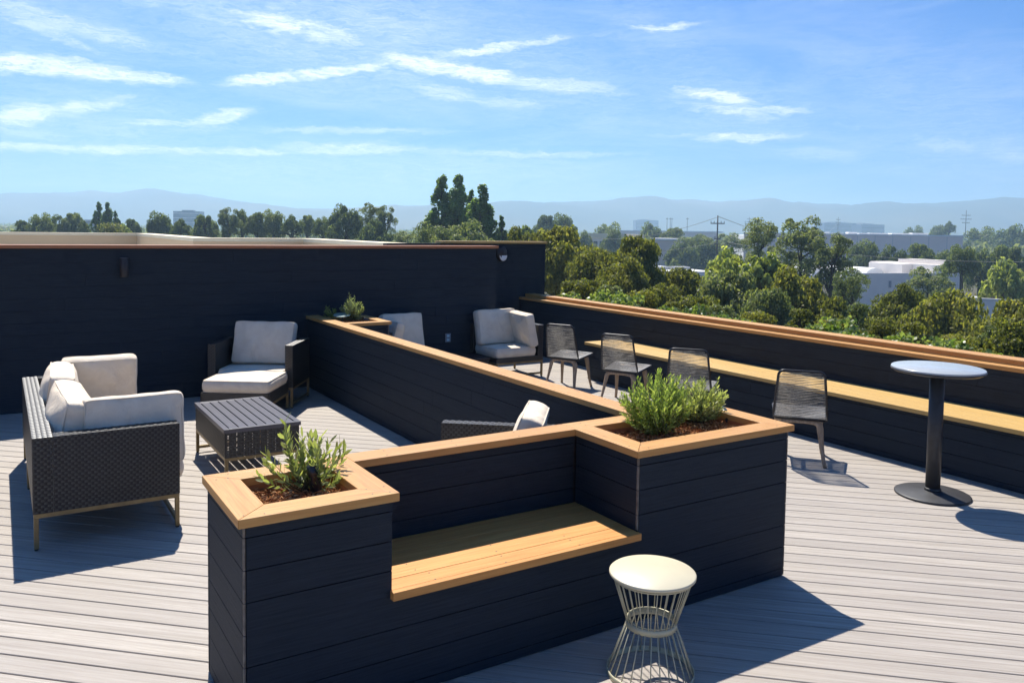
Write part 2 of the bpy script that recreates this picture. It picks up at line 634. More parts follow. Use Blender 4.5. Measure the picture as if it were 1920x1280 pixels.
def cushion_mb(w, d, h, seed=0, pil=.5, nx=22, ny=18, nz=4):
    """soft box w x d x h centred at origin; pil 0 = firm seat pad, 1 = plump pillow"""
    rnd = np.random.RandomState(seed)
    ph = rnd.rand(8) * 6.28
    idx, V, F = {}, [], []

    def shape(a, b, c):
        n = 13 - 5 * pil
        k = (abs(a) ** n + abs(b) ** n + abs(c) ** n) ** (-1 / n)
        x, y, z = a * k, b * k, c * k
        puff = (1 - abs(a) ** 2.4) * (1 - abs(b) ** 2.4)
        z *= (1 - .36 * pil) + .5 * pil * puff + .05 * (1 - pil) * puff
        x *= 1 - .05 * pil * (1 - b * b)
        y *= 1 - .05 * pil * (1 - a * a)
        wv = .006 * pil * (math.sin(5 * a + ph[0]) * math.sin(4 * b + ph[1]) + .6 * math.sin(11 * a + 3 * b + ph[2]))
        wv += .004 * math.sin(7 * a + ph[3]) * math.cos(6 * b + ph[4])
        ex = .004 * pil * math.sin(9 * b + ph[5]) * abs(a) ** 3
        ey = .004 * pil * math.sin(10 * a + ph[6]) * abs(b) ** 3
        return (x * w / 2 + ex, y * d / 2 + ey, z * h / 2 + (wv if abs(c) > .5 else 0) * (1 if c > 0 else -1))

    def vid(i, j, k):
        key = (i, j, k)
        if key not in idx:
            f = lambda t, m: math.sin((2 * t / m - 1) * PI / 2 * .96) / math.sin(PI / 2 * .96)
            idx[key] = len(V)
            V.append(shape(f(i, nx), f(j, ny), 2 * k / nz - 1))
        return idx[key]
    for i in range(nx):
        for j in range(ny):
            F.append((vid(i, j, nz), vid(i + 1, j, nz), vid(i + 1, j + 1, nz), vid(i, j + 1, nz)))
            F.append((vid(i, j, 0), vid(i, j + 1, 0), vid(i + 1, j + 1, 0), vid(i + 1, j, 0)))
    for i in range(nx):
        for k in range(nz):
            F.append((vid(i, 0, k), vid(i + 1, 0, k), vid(i + 1, 0, k + 1), vid(i, 0, k + 1)))
            F.append((vid(i, ny, k), vid(i, ny, k + 1), vid(i + 1, ny, k + 1), vid(i + 1, ny, k)))
    for j in range(ny):
        for k in range(nz):
            F.append((vid(0, j, k), vid(0, j, k + 1), vid(0, j + 1, k + 1), vid(0, j + 1, k)))
            F.append((vid(nx, j, k), vid(nx, j + 1, k), vid(nx, j + 1, k + 1), vid(nx, j, k + 1)))
    mb = MB()
    mb.add(V, F, None, True)
    return mb


def piping_mb(w, d, h, side, pil, r=.0048):
    """cord sewn along the edge of one face of cushion_mb(w, d, h, .., pil)"""
    n = 13 - 5 * pil
    k = 2 ** (-1 / n)
    mb = MB()
    pts = []
    N = 40
    for i in range(4 * N):
        e, q = divmod(i, N)
        u = -1 + 2 * q / N
        a, b = ((u, -1), (1, u), (-u, 1), (-1, -u))[e]
        m = (abs(a) ** n + abs(b) ** n + 1) ** (-1 / n)
        x, y = a * m * (1 - .05 * pil * (1 - b * b)), b * m * (1 - .05 * pil * (1 - a * a))
        pts.append((x * w / 2 * 1.004, y * d / 2 * 1.004, side * h / 2 * m * (1 - .36 * pil)))
    mb.tube(pts, r, 6, closed=True)
    return mb


def place(mb, loc, rx=0, ry=0, rz=0):
    from mathutils import Euler
    return mb.xf(Matrix.Translation(Vector(loc)) @ Euler((rx, ry, rz), 'XYZ').to_matrix().to_4x4())


def add_cushion(name, parent, w, d, h, loc, rx=0, ry=0, rz=0, seed=0, pil=.5, pipe=True, world=True):
    mb = place(cushion_mb(w, d, h, seed, pil), loc, rx, ry, rz)
    o = mb.build(name, 'fabric', parent, world)
    sub = o.modifiers.new('sub', 'SUBSURF')
    sub.levels = 1
    sub.render_levels = 1
    if pipe:
        for s in (-1, 1):
            p = place(piping_mb(w, d, h, s, pil), loc, rx, ry, rz)
            p.build('piping', 'fabric', o, world)
    return o


def leg_frame(mb, x0, x1, y0, y1, z, t=.028, low=()):
    """square tube base: four legs, a rail round the top, low rails on the named sides"""
    for x in (x0, x1 - t):
        for y in (y0, y1 - t):
            mb.box(x, x + t, y, y + t, .012, z - t - .0005, 'z')
    mb.box(x0, x1, y0, y0 + t, z - t, z, 'x')
    mb.box(x0, x1, y1 - t, y1, z - t, z, 'x')
    mb.box(x0, x0 + t, y0 + t + .0005, y1 - t - .0005, z - t, z, 'y')
    mb.box(x1 - t, x1, y0 + t + .0005, y1 - t - .0005, z - t, z, 'y')
    e = .0005
    if 'x0' in low: mb.box(x0 + .003, x0 + t - .003, y0 + t + e, y1 - t - e, .04, .04 + t, 'y')
    if 'x1' in low: mb.box(x1 - t + .003, x1 - .003, y0 + t + e, y1 - t - e, .04, .04 + t, 'y')
    if 'y0' in low: mb.box(x0 + t + e, x1 - t - e, y0 + .003, y0 + t - .003, .04, .04 + t, 'x')
    if 'y1' in low: mb.box(x0 + t + e, x1 - t - e, y1 - t + .003, y1 - .003, .04, .04 + t, 'x')


def feet(t, x0, x1, y0, y1, world=True, w=.028):
    for x in (x0 + w / 2, x1 - w / 2):
        for y in (y0 + w / 2, y1 - w / 2):
            mb = MB()
            mb.lathe([(.011, 0), (.013, .004), (.013, .0125)], (x, y, 0), 10)
            mb.build('glide', 'rubber', t, world)

# ================================================================== TERRACE
H, CT, BW, OV = .9858, .04, .147, .026
W1, X2, X3, D1, DN, DW = .7276, 2.1607, 3.4661, .7073, .5776, .7342
HS = .5237
XW, WW = 2.7373, .1796
YB, ZW = 7.537, 1.944
XP = 7.20
XB = 6.57


def deck():
    mb = MB()
    a = math.radians(-43)
    d = np.array((math.cos(a), math.sin(a)))
    n = np.array((-d[1], d[0]))
    pitch = .1535
    mb_faces = 0
    # deck outline is a rectangle; each board is a strip clipped to it
    X0, X1, Y0, Y1 = -9.0, 7.24, -9.0, 9.06

    def clip(poly, ax, lim, keep_less):
        out = []
        for i in range(len(poly)):
            p, q = poly[i], poly[(i + 1) % len(poly)]
            fp = (p[ax] <= lim) if keep_less else (p[ax] >= lim)
            fq = (q[ax] <= lim) if keep_less else (q[ax] >= lim)
            if fp:
                out.append(p)
            if fp != fq:
                t = (lim - p[ax]) / (q[ax] - p[ax])
                out.append((p[0] + t * (q[0] - p[0]), p[1] + t * (q[1] - p[1])))
        return out
    for k in range(-110, 130):
        c0, c1 = k * pitch + .0045, (k + 1) * pitch - .0045
        # butt joints
        s = -26 + random.random() * 3
        while s < 26:
            L = 60
            P = [tuple(d * (s + .0015) + n * c0), tuple(d * (s + L - .0015) + n * c0), tuple(d * (s + L - .0015) + n * c1), tuple(d * (s + .0015) + n * c1)]
            s += L
            for ax, lim, less in ((0, X0, 0), (0, X1, 1), (1, Y0, 0), (1, Y1, 1)):
                if P:
                    P = clip(P, ax, lim, less)
            if len(P) > 2:
                mb.prism(P, -.024, 0, a)
    o = mb.build('deck', 'deck', None)
    tag(o, kind='structure')
    b = o.modifiers.new('bevel', 'BEVEL')
    b.width = .003
    b.segments = 1
    mb = MB()
    mb.box(X0, X1, Y0, Y1, -.12, -.06)
    o = mb.build('roof_substrate', plain('dark_substrate', (.02, .02, .02), .9), None)
    tag(o, kind='structure')


deck()


def planter_bench():
    t = thing('planter_bench', 'charcoal clad planter with built in cedar seat between two planting boxes', 'planter bench', (1.7, .4, 0))
    zt = H - CT
    # carcass
    mb = MB()
    i = OV + .0185
    mb.box(i, W1 - i, i, D1 - i, 0, H - .16)
    mb.box(X2 + i, X3 - i, i, DW - i, 0, H - .16)
    mb.box(W1 - i + .001, X2 + i - .001, i, DW - i, 0, HS - .045)
    mb.box(W1 - i + .001, X2 + i - .001, DN + i, DW - i, HS - .0445, zt - .001)
    # thin planter rims above the fill
    for x0, x1, d in ((i, W1 - i, D1), (X2 + i, X3 - i, DW)):
        mb.box(x0, x1, i, .1, H - .1595, zt - .001)
        mb.box(x0, x1, d - .1, d - i, H - .1595, zt - .001)
        mb.box(x0, .1 + x0, .1005, d - .1005, H - .1595, zt - .001)
        mb.box(x1 - .1, x1, .1005, d - .1005, H - .1595, zt - .001)
    mb.build('carcass', 'wicker_core', t)
    # cladding
    mb = MB()
    o = OV
    g = .014
    siding(mb, (o + g, o), (W1 - o, o), HS - .042, zt)
    siding(mb, (X2 + o + g, o), (X3 - o - g, o), HS - .042, zt)
    siding(mb, (o + g, o), (X3 - o - g, o), 0.006, HS - .0425)
    siding(mb, (o, D1 - o), (o, o + g), 0.006, zt)
    siding(mb, (W1 - o, o + .019), (W1 - o, DN + o), HS + .001, zt)
    siding(mb, (X2 + o, DN + o), (X2 + o, o + g), HS + .001, zt)
    siding(mb, (W1 - o + .019, DN + o), (X2 + o - .019, DN + o), HS + .001, zt)
    siding(mb, (X3 - o, o + g), (X3 - o, DW - o), 0.006, zt)
    siding(mb, (X3 - o, DW - o), (XW + WW, DW - o), 0.006, zt)
    siding(mb, (XW, DW - o), (o, DW - o), 0.006, zt)
    mb.build('cladding', 'clad', t)
    # pale cut edges showing at the outer corners
    mb = MB()
    for x, y, z0, nm in ((o + .001, o + .001, .006, 0), (X3 - o - .0135, o + .001, .006, 0), (X2 + o + .0005, o - .001, HS + .004, 1)):
        z = zt - .001
        zz = z0
        while zz < z - .01:
            nx = min([s for s in [.894 - .14 * k for k in range(8)] if s > zz + .02] + [z])
            q = MB()
            q.box(x + (.0 if nm or x < 1 else .004), x + .0085 + (.0 if nm or x < 1 else .004), y, y + .0125, zz + .002, nx - .002, 'z')
            q.build('corner_edge', 'trim' if nm else ('trim' if x < 1 else 'trim_dark'), t)
            zz = nx
    # caps
    for mb in ring_caps(0, W1, 0, D1, BW, zt, H) + ring_caps(X2, X3, 0, DW, BW, zt, H):
        mb.build('cap_board', 'cedar', t, bevel=.0025)
    mb = MB()
    mb.prism([(W1 + .0008, DN), (X2 - .0008, DN), (X2 - .0008, DW), (W1 + .0008, DW)], zt, H, 0)
    mb.build('cap_board', 'cedar', t, bevel=.0025)
    # lining boards inside the two openings
    for x0, x1, d in ((BW, W1 - BW, D1), (X2 + BW, X3 - BW, DW)):
        mb = MB()
        th = .012
        z0, z1 = H - .15, zt - .0015
        mb.box(x0 - th, x1 + th, BW - th, BW - .001, z0, z1, 'x')
        mb.box(x0 - th, x1 + th, d - BW + .001, d - BW + th, z0, z1, 'x')
        mb.box(x0 - th, x0 - .001, BW, d - BW, z0, z1, 'y')
        mb.box(x1 + .001, x1 + th, BW, d - BW, z0, z1, 'y')
        mb.build('lining', 'cedar_red', t)
    # seat
    y = -.012
    k = 0
    while y < DN + .02:
        w = min(.1445, DN + OV - .001 - y)
        mb = MB()
        xl, xr = (W1 - .034, X2 + .03) if k == 0 else (W1 - OV + .002, X2 + OV - .002)
        if k == 0:
            # front board runs past the sides a little, notched round the left box
            mb.box(xl, xr, y, .0245, HS - CT, HS, 'x')
            mb.box(W1 - OV + .002, X2 + OV - .002, .0248, y + w, HS - CT, HS, 'x')
        else:
            mb.box(xl, xr, y, y + w, HS - CT, HS, 'x')
        mb.build('seat_board', 'cedar_seat', t, bevel=.0025)
        y += w + .003
        k += 1
    # screw heads
    mb = MB()
    pts = []
    for x0, x1, d in ((0, W1, D1), (X2, X3, DW)):
        for x in (x0 + .035, x0 + .11, x1 - .035, x1 - .11):
            for yy in (.035, .11, d - .035, d - .11):
                if abs(random.random()) < .72:
                    pts.append((x + random.uniform(-.012, .012), yy + random.uniform(-.01, .01)))
    for x in np.arange(W1 + .2, X2, .42):
        pts += [(x, DN + .03), (x + .02, DW - .035)]
    screws(t, pts, H)
    pts = []
    for x in (W1 + .18, W1 + .62, W1 + 1.05):
        for yy in (.03, .11, .175, .26):
            pts.append((x + random.uniform(-.03, .03), yy))
    screws(t, pts, HS)
    return t


PB = planter_bench()


def mulch_bed(x0, x1, y0, y1, z, parent, n, seed):
    rnd = np.random.RandomState(seed)
    mb = MB()
    nx, ny = 26, 20
    V, F = [], []
    for i in range(nx + 1):
        for j in range(ny + 1):
            V.append((x0 + (x1 - x0) * i / nx, y0 + (y1 - y0) * j / ny, z + .012 * math.sin(i * .7 + seed) * math.cos(j * .6) + rnd.uniform(-.006, .006)))
    for i in range(nx):
        for j in range(ny):
            a = i * (ny + 1) + j
            F.append((a, a + ny + 1, a + ny + 2, a + 1))
    mb.add(V, F, None, True)
    o = mb.build('mulch', 'mulch', parent)
    c = MB()
    for k in range(n):
        L, w = rnd.uniform(.012, .042), rnd.uniform(.0025, .007)
        p = (rnd.uniform(x0 + .01, x1 - .01), rnd.uniform(y0 + .01, y1 - .01), z + rnd.uniform(.004, .026))
        a, b = rnd.uniform(0, 6.28), rnd.normal(0, .35)
        ax = np.array((math.cos(a) * math.cos(b), math.sin(a) * math.cos(b), math.sin(b)))
        ay = np.array((-math.sin(a), math.cos(a), rnd.normal(0, .4)))
        ay /= np.linalg.norm(ay)
        az = np.cross(ax, ay)
        q = [np.array(p) + ax * L * s + ay * w * r for s, r in ((-.5, -.5), (.5, -.3), (.5, .3), (-.5, .5))]
        q[1] = q[1] + az * .004
        c.add([*q, *[v + az * .002 for v in q]], [(0, 3, 2, 1), (4, 5, 6, 7), (0, 1, 5, 4), (2, 3, 7, 6)])
    oc = c.build('bark_chip', 'chip', parent)
    tag(oc, kind='stuff')


mulch_bed(BW - .008, W1 - BW + .008, BW - .008, D1 - BW + .008, H - .085, PB, 1500, 1)
mulch_bed(X2 + BW - .008, X3 - BW + .008, BW - .008, DW - BW + .008, H - .085, PB, 2300, 2)


def divider_wall():
    t = thing('divider_wall', 'long low charcoal wall with cedar cap running back from the planter bench', 'low wall', (XW + WW / 2, 4.1, 0))
    o = OV
    y0, y1 = DW - o + .019, YB - .001
    zt = H - CT
    mb = MB()
    mb.box(XW + o + .0185, XW + WW - o - .0185, DW + .001, y1, 0, zt - .001, 'y')
    mb.build('carcass', 'wicker_core', t)
    mb = MB()
    siding(mb, (XW + o, y1), (XW + o, y0), .006, zt, gap=.0025)
    siding(mb, (XW + WW - o, y0), (XW + WW - o, y1), .006, zt)
    mb.build('cladding', 'clad', t)
    ys = [DW + .001, 3.05, 5.35, YB - .002]
    for a, b in zip(ys[:-1], ys[1:]):
        mb = MB()
        mb.box(XW, XW + WW, a + .0006, b - .0006, zt, H, 'y')
        mb.build('cap_board', 'cedar', t, bevel=.0025)
    screws(t, [(XW + dx, y) for y in np.arange(1.2, 6.5, .46) for dx in (.03, .15)], H)


divider_wall()


def rear_planter():
    x0, x1, y0, y1 = XW + WW + .001, 3.51, 6.40, 7.28
    t = thing('planter_box', 'small charcoal planter box with cedar rim against the far end of the divider wall', 'planter', ((x0 + x1) / 2, (y0 + y1) / 2, 0))
    o = OV
    zt = H - CT
    mb = MB()
    mb.box(x0 + .002, x1 - o - .0185, y0 + o + .0185, y1 - o, 0, H - .12)
    mb.build('carcass', 'wicker_core', t)
    mb = MB()
    siding(mb, (x0 + .001, y0 + o), (x1 - o - .013, y0 + o), .006, zt)
    siding(mb, (x1 - o, y0 + o + .013), (x1 - o, y1 - o), .006, zt)
    mb.build('cladding', 'clad', t)
    mb = MB()
    mb.box(x1 - o - .0125, x1 - o - .0005, y0 + o + .0005, y0 + o + .0125, .006, zt - .001, 'z')
    mb.build('corner_edge', 'trim_dark', t)
    b = .13
    for poly, a in (([(x0, y0), (x1 - .001, y0), (x1 - b - .001, y0 + b), (x0, y0 + b)], 0),
                    ([(x1, y0 + .001), (x1, y1 - .001), (x1 - b, y1 - b - .001), (x1 - b, y0 + b + .001)], PI / 2),
                    ([(x1 - .001, y1), (x0, y1), (x0, y1 - b), (x1 - b - .001, y1 - b)], 0)):
        mb = MB()
        mb.prism(poly, zt, H, a)
        mb.build('rim_board', 'cedar', t, bevel=.0025)
    mulch_bed(x0, x1 - b, y0 + b, y1 - b, H - .05, t, 500, 5)


rear_planter()


def boundary_wall():
    t = thing('boundary_wall', 'tall charcoal clad wall with thin cedar cap across the back of the terrace', 'wall', (0, YB + .1, 0))
    x0, x1 = -9, 5.765
    mb = MB()
    mb.box(x0, x1 - .02, YB + .0185, YB + .2, -.05, ZW - CT - .001)
    mb.build('carcass', 'wicker_core', t)
    mb = MB()
    siding(mb, (x0, YB), (x1, YB), .004, ZW - CT, gap=.0011)
    siding(mb, (x1, YB + .019), (x1, YB + .2), .004, ZW - CT)
    mb.build('cladding', 'clad', t)
    xs = [x0, -4.4, -.9, 2.3, x1 + .03]
    for a, b in zip(xs[:-1], xs[1:]):
        mb = MB()
        mb.box(a + .001, b - .001, YB - .028, YB + .23, ZW - CT, ZW, 'x')
        mb.build('cap_board', 'cedar_red', t, bevel=.0025)
    t = thing('return_wall', 'set back charcoal wall with cedar cap behind the right end of the long wall', 'wall', (6.6, 9.15, 0))
    mb = MB()
    mb.box(4.6, 7.72, 9.08, 9.24, -.3, 1.949)
    mb.build('carcass', 'wicker_core', t)
    mb = MB()
    siding(mb, (4.6, 9.06), (7.74, 9.06), .004, 1.95, gap=.0011)
    siding(mb, (7.74, 9.079), (7.74, 9.24), -.3, 1.95)
    mb.build('cladding', 'clad', t)
    mb = MB()
    mb.box(5.575, 7.765, 9.03, 9.27, 1.95, 1.99, 'x')
    mb.build('cap_board', 'bench_wood', t, bevel=.0025)


boundary_wall()


def parapet():
    t = thing('parapet_wall', 'waist high charcoal parapet with stepped cedar capping along the terrace edge', 'parapet', (XP + .12, 2, 0))
    y0, y1 = -9.0, 9.058
    mb = MB()
    mb.box(XP + .0185, 7.50, y0, y1, GROUND + 8, .945, 'y')
    mb.build('carcass', 'wicker_core', t)
    mb = MB()
    siding(mb, (XP, y1), (XP, y0), .004, .946, gap=.0025)
    mb.build('cladding', 'clad', t)
    ys = [y0, -5.2, -1.4, 2.3, 5.9, y1]
    for a, b in zip(ys[:-1], ys[1:]):
        for (xa, xb, za, zb, m, nm) in ((7.178, 7.312, .946, .986, 'cedar', 'lower_cap'), (7.3125, 7.345, .9465, 1.0165, 'cedar', 'riser'), (7.309, 7.52, 1.017, 1.042, 'cedar', 'upper_cap')):
            mb = MB()
            mb.box(xa, xb, a + .001, b - .001, za, zb, 'y')
            mb.build(nm, m, t, bevel=.002)


parapet()


def wall_bench():
    y0, y1 = -9.0, 6.26
    t = thing('wall_bench', 'long yellow cedar bench on a charcoal base along the parapet', 'bench', (6.9, 1, 0))
    mb = MB()
    mb.box(XB + .0485, XP - .001, y0, y1 - .05, 0, .5125, 'y')
    mb.build('carcass', 'wicker_core', t)
    mb = MB()
    siding(mb, (XB + .03, y1 - .03), (XB + .03, y0), .004, .513)
    siding(mb, (XP - .002, y1 - .03), (XB + .049, y1 - .03), .004, .513)
    mb.build('base', 'clad', t)
    for k in range(4):
        xa = 6.55 + .1605 * k
        ys = [y0, -4.9 + .3 * k, -.7 - .4 * k % 1.1, 3.2 + .35 * (k % 2), y1]
        for a, b in zip(ys[:-1], ys[1:]):
            mb = MB()
            mb.box(xa, xa + .158, a + .0008, b - .0008, .5135, .5535, 'y')
            mb.build('seat_board', 'bench_wood', t, bevel=.0025)


wall_bench()

# ------------------------------------------------------------------ wall fittings
t = thing('wall_light', 'dark cylinder wall light on the long back wall', 'wall light', (.474, YB - .05, 1.56))
mb = MB()
mb.lathe([(.047, 0), (.049, .004), (.049, .226), (.043, .23), (.041, .218), (.0, .218)], (.474, YB - .058, 1.56), 24)
mb.build('body', 'bronze', t)
mb = MB(); mb.box(.44, .508, YB - .012, YB - .0005, 1.61, 1.75)
mb.build('back_plate', 'bronze', t)
mb = MB(); mb.lathe([(.051, .229), (.051, .2335), (.044, .2335), (.044, .2305)], (.474, YB - .058, 1.56), 24)
mb.build('rim', 'slat', t)

t = thing('bulkhead_light', 'dark oval wall light with white lens on the set back wall', 'wall light', (6.775, 9.05, 1.78))
mb = MB()
n = 28
for (s, d) in ((1, 0),):
    V = []
    rings = [(1, 0), (1.0, .05), (.9, .075), (.6, .1), (0.02, .108)]
    for r, y in rings:
        for k in range(n):
            a = 2 * PI * k / n
            V.append((6.775 + .1 * r * math.cos(a), 9.0595 - y, 1.775 + .142 * r * math.sin(a)))
    F = [(i * n + k, i * n + (k + 1) % n, (i + 1) * n + (k + 1) % n, (i + 1) * n + k) for i in range(4) for k in range(n)]
    mb.add(V, F, None, True)
mb.build('housing', 'bronze', t)
mb = MB()
V = [(6.78, 9.0595 - .116, 1.742)]
m = 14
for k in range(m + 1):
    a = PI + PI * k / m
    V.append((6.78 + .078 * math.cos(a), 9.0595 - .09, 1.742 + .098 * math.sin(a)))
F = [(0, k + 1, k + 2) for k in range(m)] + [(0, m + 1, 1)]
mb.add(V, F, None, True)
for k in range(m):
    pass
mb.build('lens', 'glass_white', t)

t = thing('power_outlet', 'small grey outlet plate low on the long back wall', 'outlet', (4.93, YB - .01, .52))
mb = MB(); mb.box(4.885, 4.975, YB - .014, YB - .0005, .49, .62)
mb.build('cover_plate', 'outlet', t, bevel=.003)
for z in (.525, .585):
    mb = MB(); mb.box(4.908, 4.952, YB - .017, YB - .0145, z - .018, z + .018)
    mb.build('socket', 'tag_blue', t, bevel=.001)


# ================================================================== FURNITURE
def sofa():
    t = thing('sofa', 'large dark wicker sofa with cream cushions left of the slatted table', 'sofa', (-.15, 4.1, 0))
    x0, x1, y0, y1 = -.655, .275, 2.83, 5.38
    zb, zt, th = .25, .77, .125
    mb = MB()
    mb.box(x0 + .005, x0 + th - .005, y0 + .005, y1 - .005, zb, zt - .005, 'y')
    mb.build('back_core', 'wicker_core', t)
    mb = MB()
    weave(mb, (x0, y0, zt - .006), (0, 1, 0), (1, 0, 0), (0, 0, 1), y1 - y0, th, .052, .031, .007, .10)
    weave(mb, (x0 + .006, y0, zb), (0, 1, 0), (0, 0, 1), (-1, 0, 0), y1 - y0, zt - zb - .004)
    weave(mb, (x0 + th - .006, y0 + th, zb), (0, 1, 0), (0, 0, 1), (1, 0, 0), y1 - y0 - 2 * th, zt - zb - .004)
    mb.build('backrest', 'wicker', t)
    for ya, yb, nm in ((y0, y0 + th, 0), (y1 - th, y1, 1)):
        mb = MB()
        mb.box(x0 + th + .001, x1 - .005, ya + .005, yb - .005, zb, zt - .005, 'x')
        q = mb.build('arm_core', 'wicker_core', t)
        mb = MB()
        weave(mb, (x0 + th, ya, zt - .006), (1, 0, 0), (0, 1, 0), (0, 0, 1), x1 - x0 - th, th, .052, .031, .007, .10)
        weave(mb, (x0, ya + .006, zb), (1, 0, 0), (0, 0, 1), (0, -1, 0), x1 - x0, zt - zb - .004)
        weave(mb, (x0 + (0 if nm else th), yb - .006, zb), (1, 0, 0), (0, 0, 1), (0, 1, 0), x1 - x0 - (0 if nm else th), zt - zb - .004)
        weave(mb, (x1 - .006, ya, zb), (0, 1, 0), (0, 0, 1), (1, 0, 0), th, zt - zb - .004)
        mb.build('armrest', 'wicker', t)
    mb = MB()
    mb.box(x0 + th + .001, x1 - .03, y0 + th + .001, y1 - th - .001, zb, .32, 'y')
    weave(mb, (x1 - .03, y0 + th, zb), (0, 1, 0), (0, 0, 1), (1, 0, 0), y1 - y0 - 2 * th, .07)
    mb.build('seat_base', 'wicker', t)
    mb = MB()
    ym = 4.36
    leg_frame(mb, x0 + .005, x1 - .005, y0 + .005, ym, zb - .0005, .03, ('x1',))
    leg_frame(mb, x0 + .005, x1 - .005, ym + .003, y1 - .005, zb - .0005, .03, ('x1',))
    mb.build('leg_frame', 'brass', t, bevel=.002)
    feet(t, x0 + .005, x1 - .005, y0 + .005, ym)
    feet(t, x0 + .005, x1 - .005, ym + .003, y1 - .005)
    L = y1 - y0 - 2 * th
    for k in range(2):
        add_cushion('seat_cushion', t, .86, L / 2 - .006, .135, (x0 + th + .425 + .02, y0 + th + L * (.25 + .5 * k), .388), seed=k, pil=.08, pipe=True)
    # back cushions lean on the backrest
    for k in range(2):
        add_cushion('back_cushion', t, .52, 1.06 if k == 0 else 1.0, .27, (-.40, y0 + th + .56 + 1.09 * k, .70), ry=math.radians(-79 - 3 * k), rx=math.radians(2 - 5 * k), seed=21 + k, pil=.8)
    # end cushions lean on the arms
    add_cushion('end_cushion', t, .70, .54, .20, (.0, y0 + .225, .695), rx=math.radians(83), rz=math.radians(1), seed=31, pil=.55)
    add_cushion('end_cushion', t, .66, .54, .20, (-.03, y1 - .25, .70), rx=math.radians(101), rz=math.radians(-2), seed=32, pil=.6)


sofa()


def armchair(t, w, dep, back=True, seat_seed=3, cx=0.0):
    """local frame: x across, y to the back, front at y=0"""
    zb, zt, th = .25, .77, .1
    for s in (0, 1):
        xa = s * (w - th)
        mb = MB()
        mb.box(xa + .005, xa + th - .005, .005, dep - .005, zb, zt - .005, 'y')
        mb.build('arm_core', 'wicker_core', t, False)
        mb = MB()
        weave(mb, (xa, 0, zt - .006), (0, 1, 0), (1, 0, 0), (0, 0, 1), dep, th, .052, .031, .007, .10)
        weave(mb, (xa + .006, 0, zb), (0, 1, 0), (0, 0, 1), (-1, 0, 0), dep, zt - zb - .004)
        weave(mb, (xa + th - .006, 0, zb), (0, 1, 0), (0, 0, 1), (1, 0, 0), dep, zt - zb - .004)
        weave(mb, (xa, .006, zb), (1, 0, 0), (0, 0, 1), (0, -1, 0), th, zt - zb - .004)
        mb.build('armrest', 'wicker', t, False)
    mb = MB()
    mb.box(th + .001, w - th - .001, dep - th, dep - .005, zb, zt - .005, 'x')
    mb.build('back_core', 'wicker_core', t, False)
    mb = MB()
    weave(mb, (th, dep - th, zt - .006), (1, 0, 0), (0, 1, 0), (0, 0, 1), w - 2 * th, th)
    weave(mb, (th, dep - th + .006, zb), (1, 0, 0), (0, 0, 1), (0, -1, 0), w - 2 * th, zt - zb - .004)
    mb.build('backrest', 'wicker', t, False)
    mb = MB()
    mb.box(th + .001, w - th - .001, .012, dep - th - .001, zb, .318, 'x')
    weave(mb, (th, .012, zb), (1, 0, 0), (0, 0, 1), (0, -1, 0), w - 2 * th, .068)
    mb.build('seat_base', 'wicker', t, False)
    mb = MB()
    leg_frame(mb, .005, w - .005, .005, dep - .005, zb - .0005, .028, ('x0', 'x1'))
    mb.build('leg_frame', 'brass', t, False, bevel=.002)
    feet(t, .005, w - .005, .005, dep - .005, False)
    sw = w - 2 * th - .01
    add_cushion('seat_cushion', t, sw, dep - th - .01, .135, (w / 2, (dep - th) / 2, .386), seed=seat_seed, pil=.12, pipe=True, world=False)
    if back:
        add_cushion('back_cushion', t, sw * .96, .56, .20, (w / 2 + cx, dep - th - .10, .715), rx=math.radians(72), seed=seat_seed + 5, pil=.55, world=False)


A1 = math.radians(-34)
t = thing('armchair', 'dark wicker armchair with cream cushions against the back wall', 'armchair', (1.308, 6.894, 0), A1)
armchair(t, 1.05, .74)

t = thing('ottoman', 'square wicker ottoman with thick cream pad in front of the armchair', 'ottoman', (1.075, 6.165, 0), A1)
mb = MB()
ow, od = .79, .74
mb.box(.01, ow - .01, .01, od - .01, .2, .318)
weave(mb, (0, .01, .2), (1, 0, 0), (0, 0, 1), (0, -1, 0), ow, .118)
weave(mb, (ow - .01, 0, .2), (0, 1, 0), (0, 0, 1), (1, 0, 0), od, .118)
weave(mb, (.01, 0, .2), (0, 1, 0), (0, 0, 1), (-1, 0, 0), od, .118)
mb.build('body', 'wicker', t, False)
mb = MB()
leg_frame(mb, .005, ow - .005, .005, od - .005, .1995, .028)
mb.build('leg_frame', 'brass', t, False, bevel=.002)
feet(t, .005, ow - .005, .005, od - .005, False)
add_cushion('seat_cushion', t, ow, od, .135, (ow / 2, od / 2, .388), seed=9, pil=.06, pipe=True, world=False)

# second armchair behind the planter bench, facing the slatted table
A2 = math.radians(51)
t = thing('armchair', 'dark wicker armchair with one cream cushion showing behind the planter bench', 'armchair', (1.475, 1.345, 0), A2 - PI / 2)
t.rotation_euler = (0, 0, 0)


def armchair2(t):
    # front faces (-.78,.63); across axis u runs to the far arm
    fr = np.array((-.78, .63)); fr /= np.linalg.norm(fr)
    ang = math.atan2(fr[1], fr[0]) + PI / 2      # local -y is the front
    w, dep = .84, .86
    # far front corner of the far arm sits at (2.0, 2.0); local x=w or 0
    ux = np.array((math.cos(ang), math.sin(ang)))
    far = np.array((2.0, 2.02))
    s = ux @ np.array((.6, .8))
    loc = far - ux * (w if s > 0 else 0)
    t.location = (loc[0], loc[1], 0)
    t.rotation_euler = (0, 0, ang)
    armchair(t, w, dep, True, 14, .06)


armchair2(t)


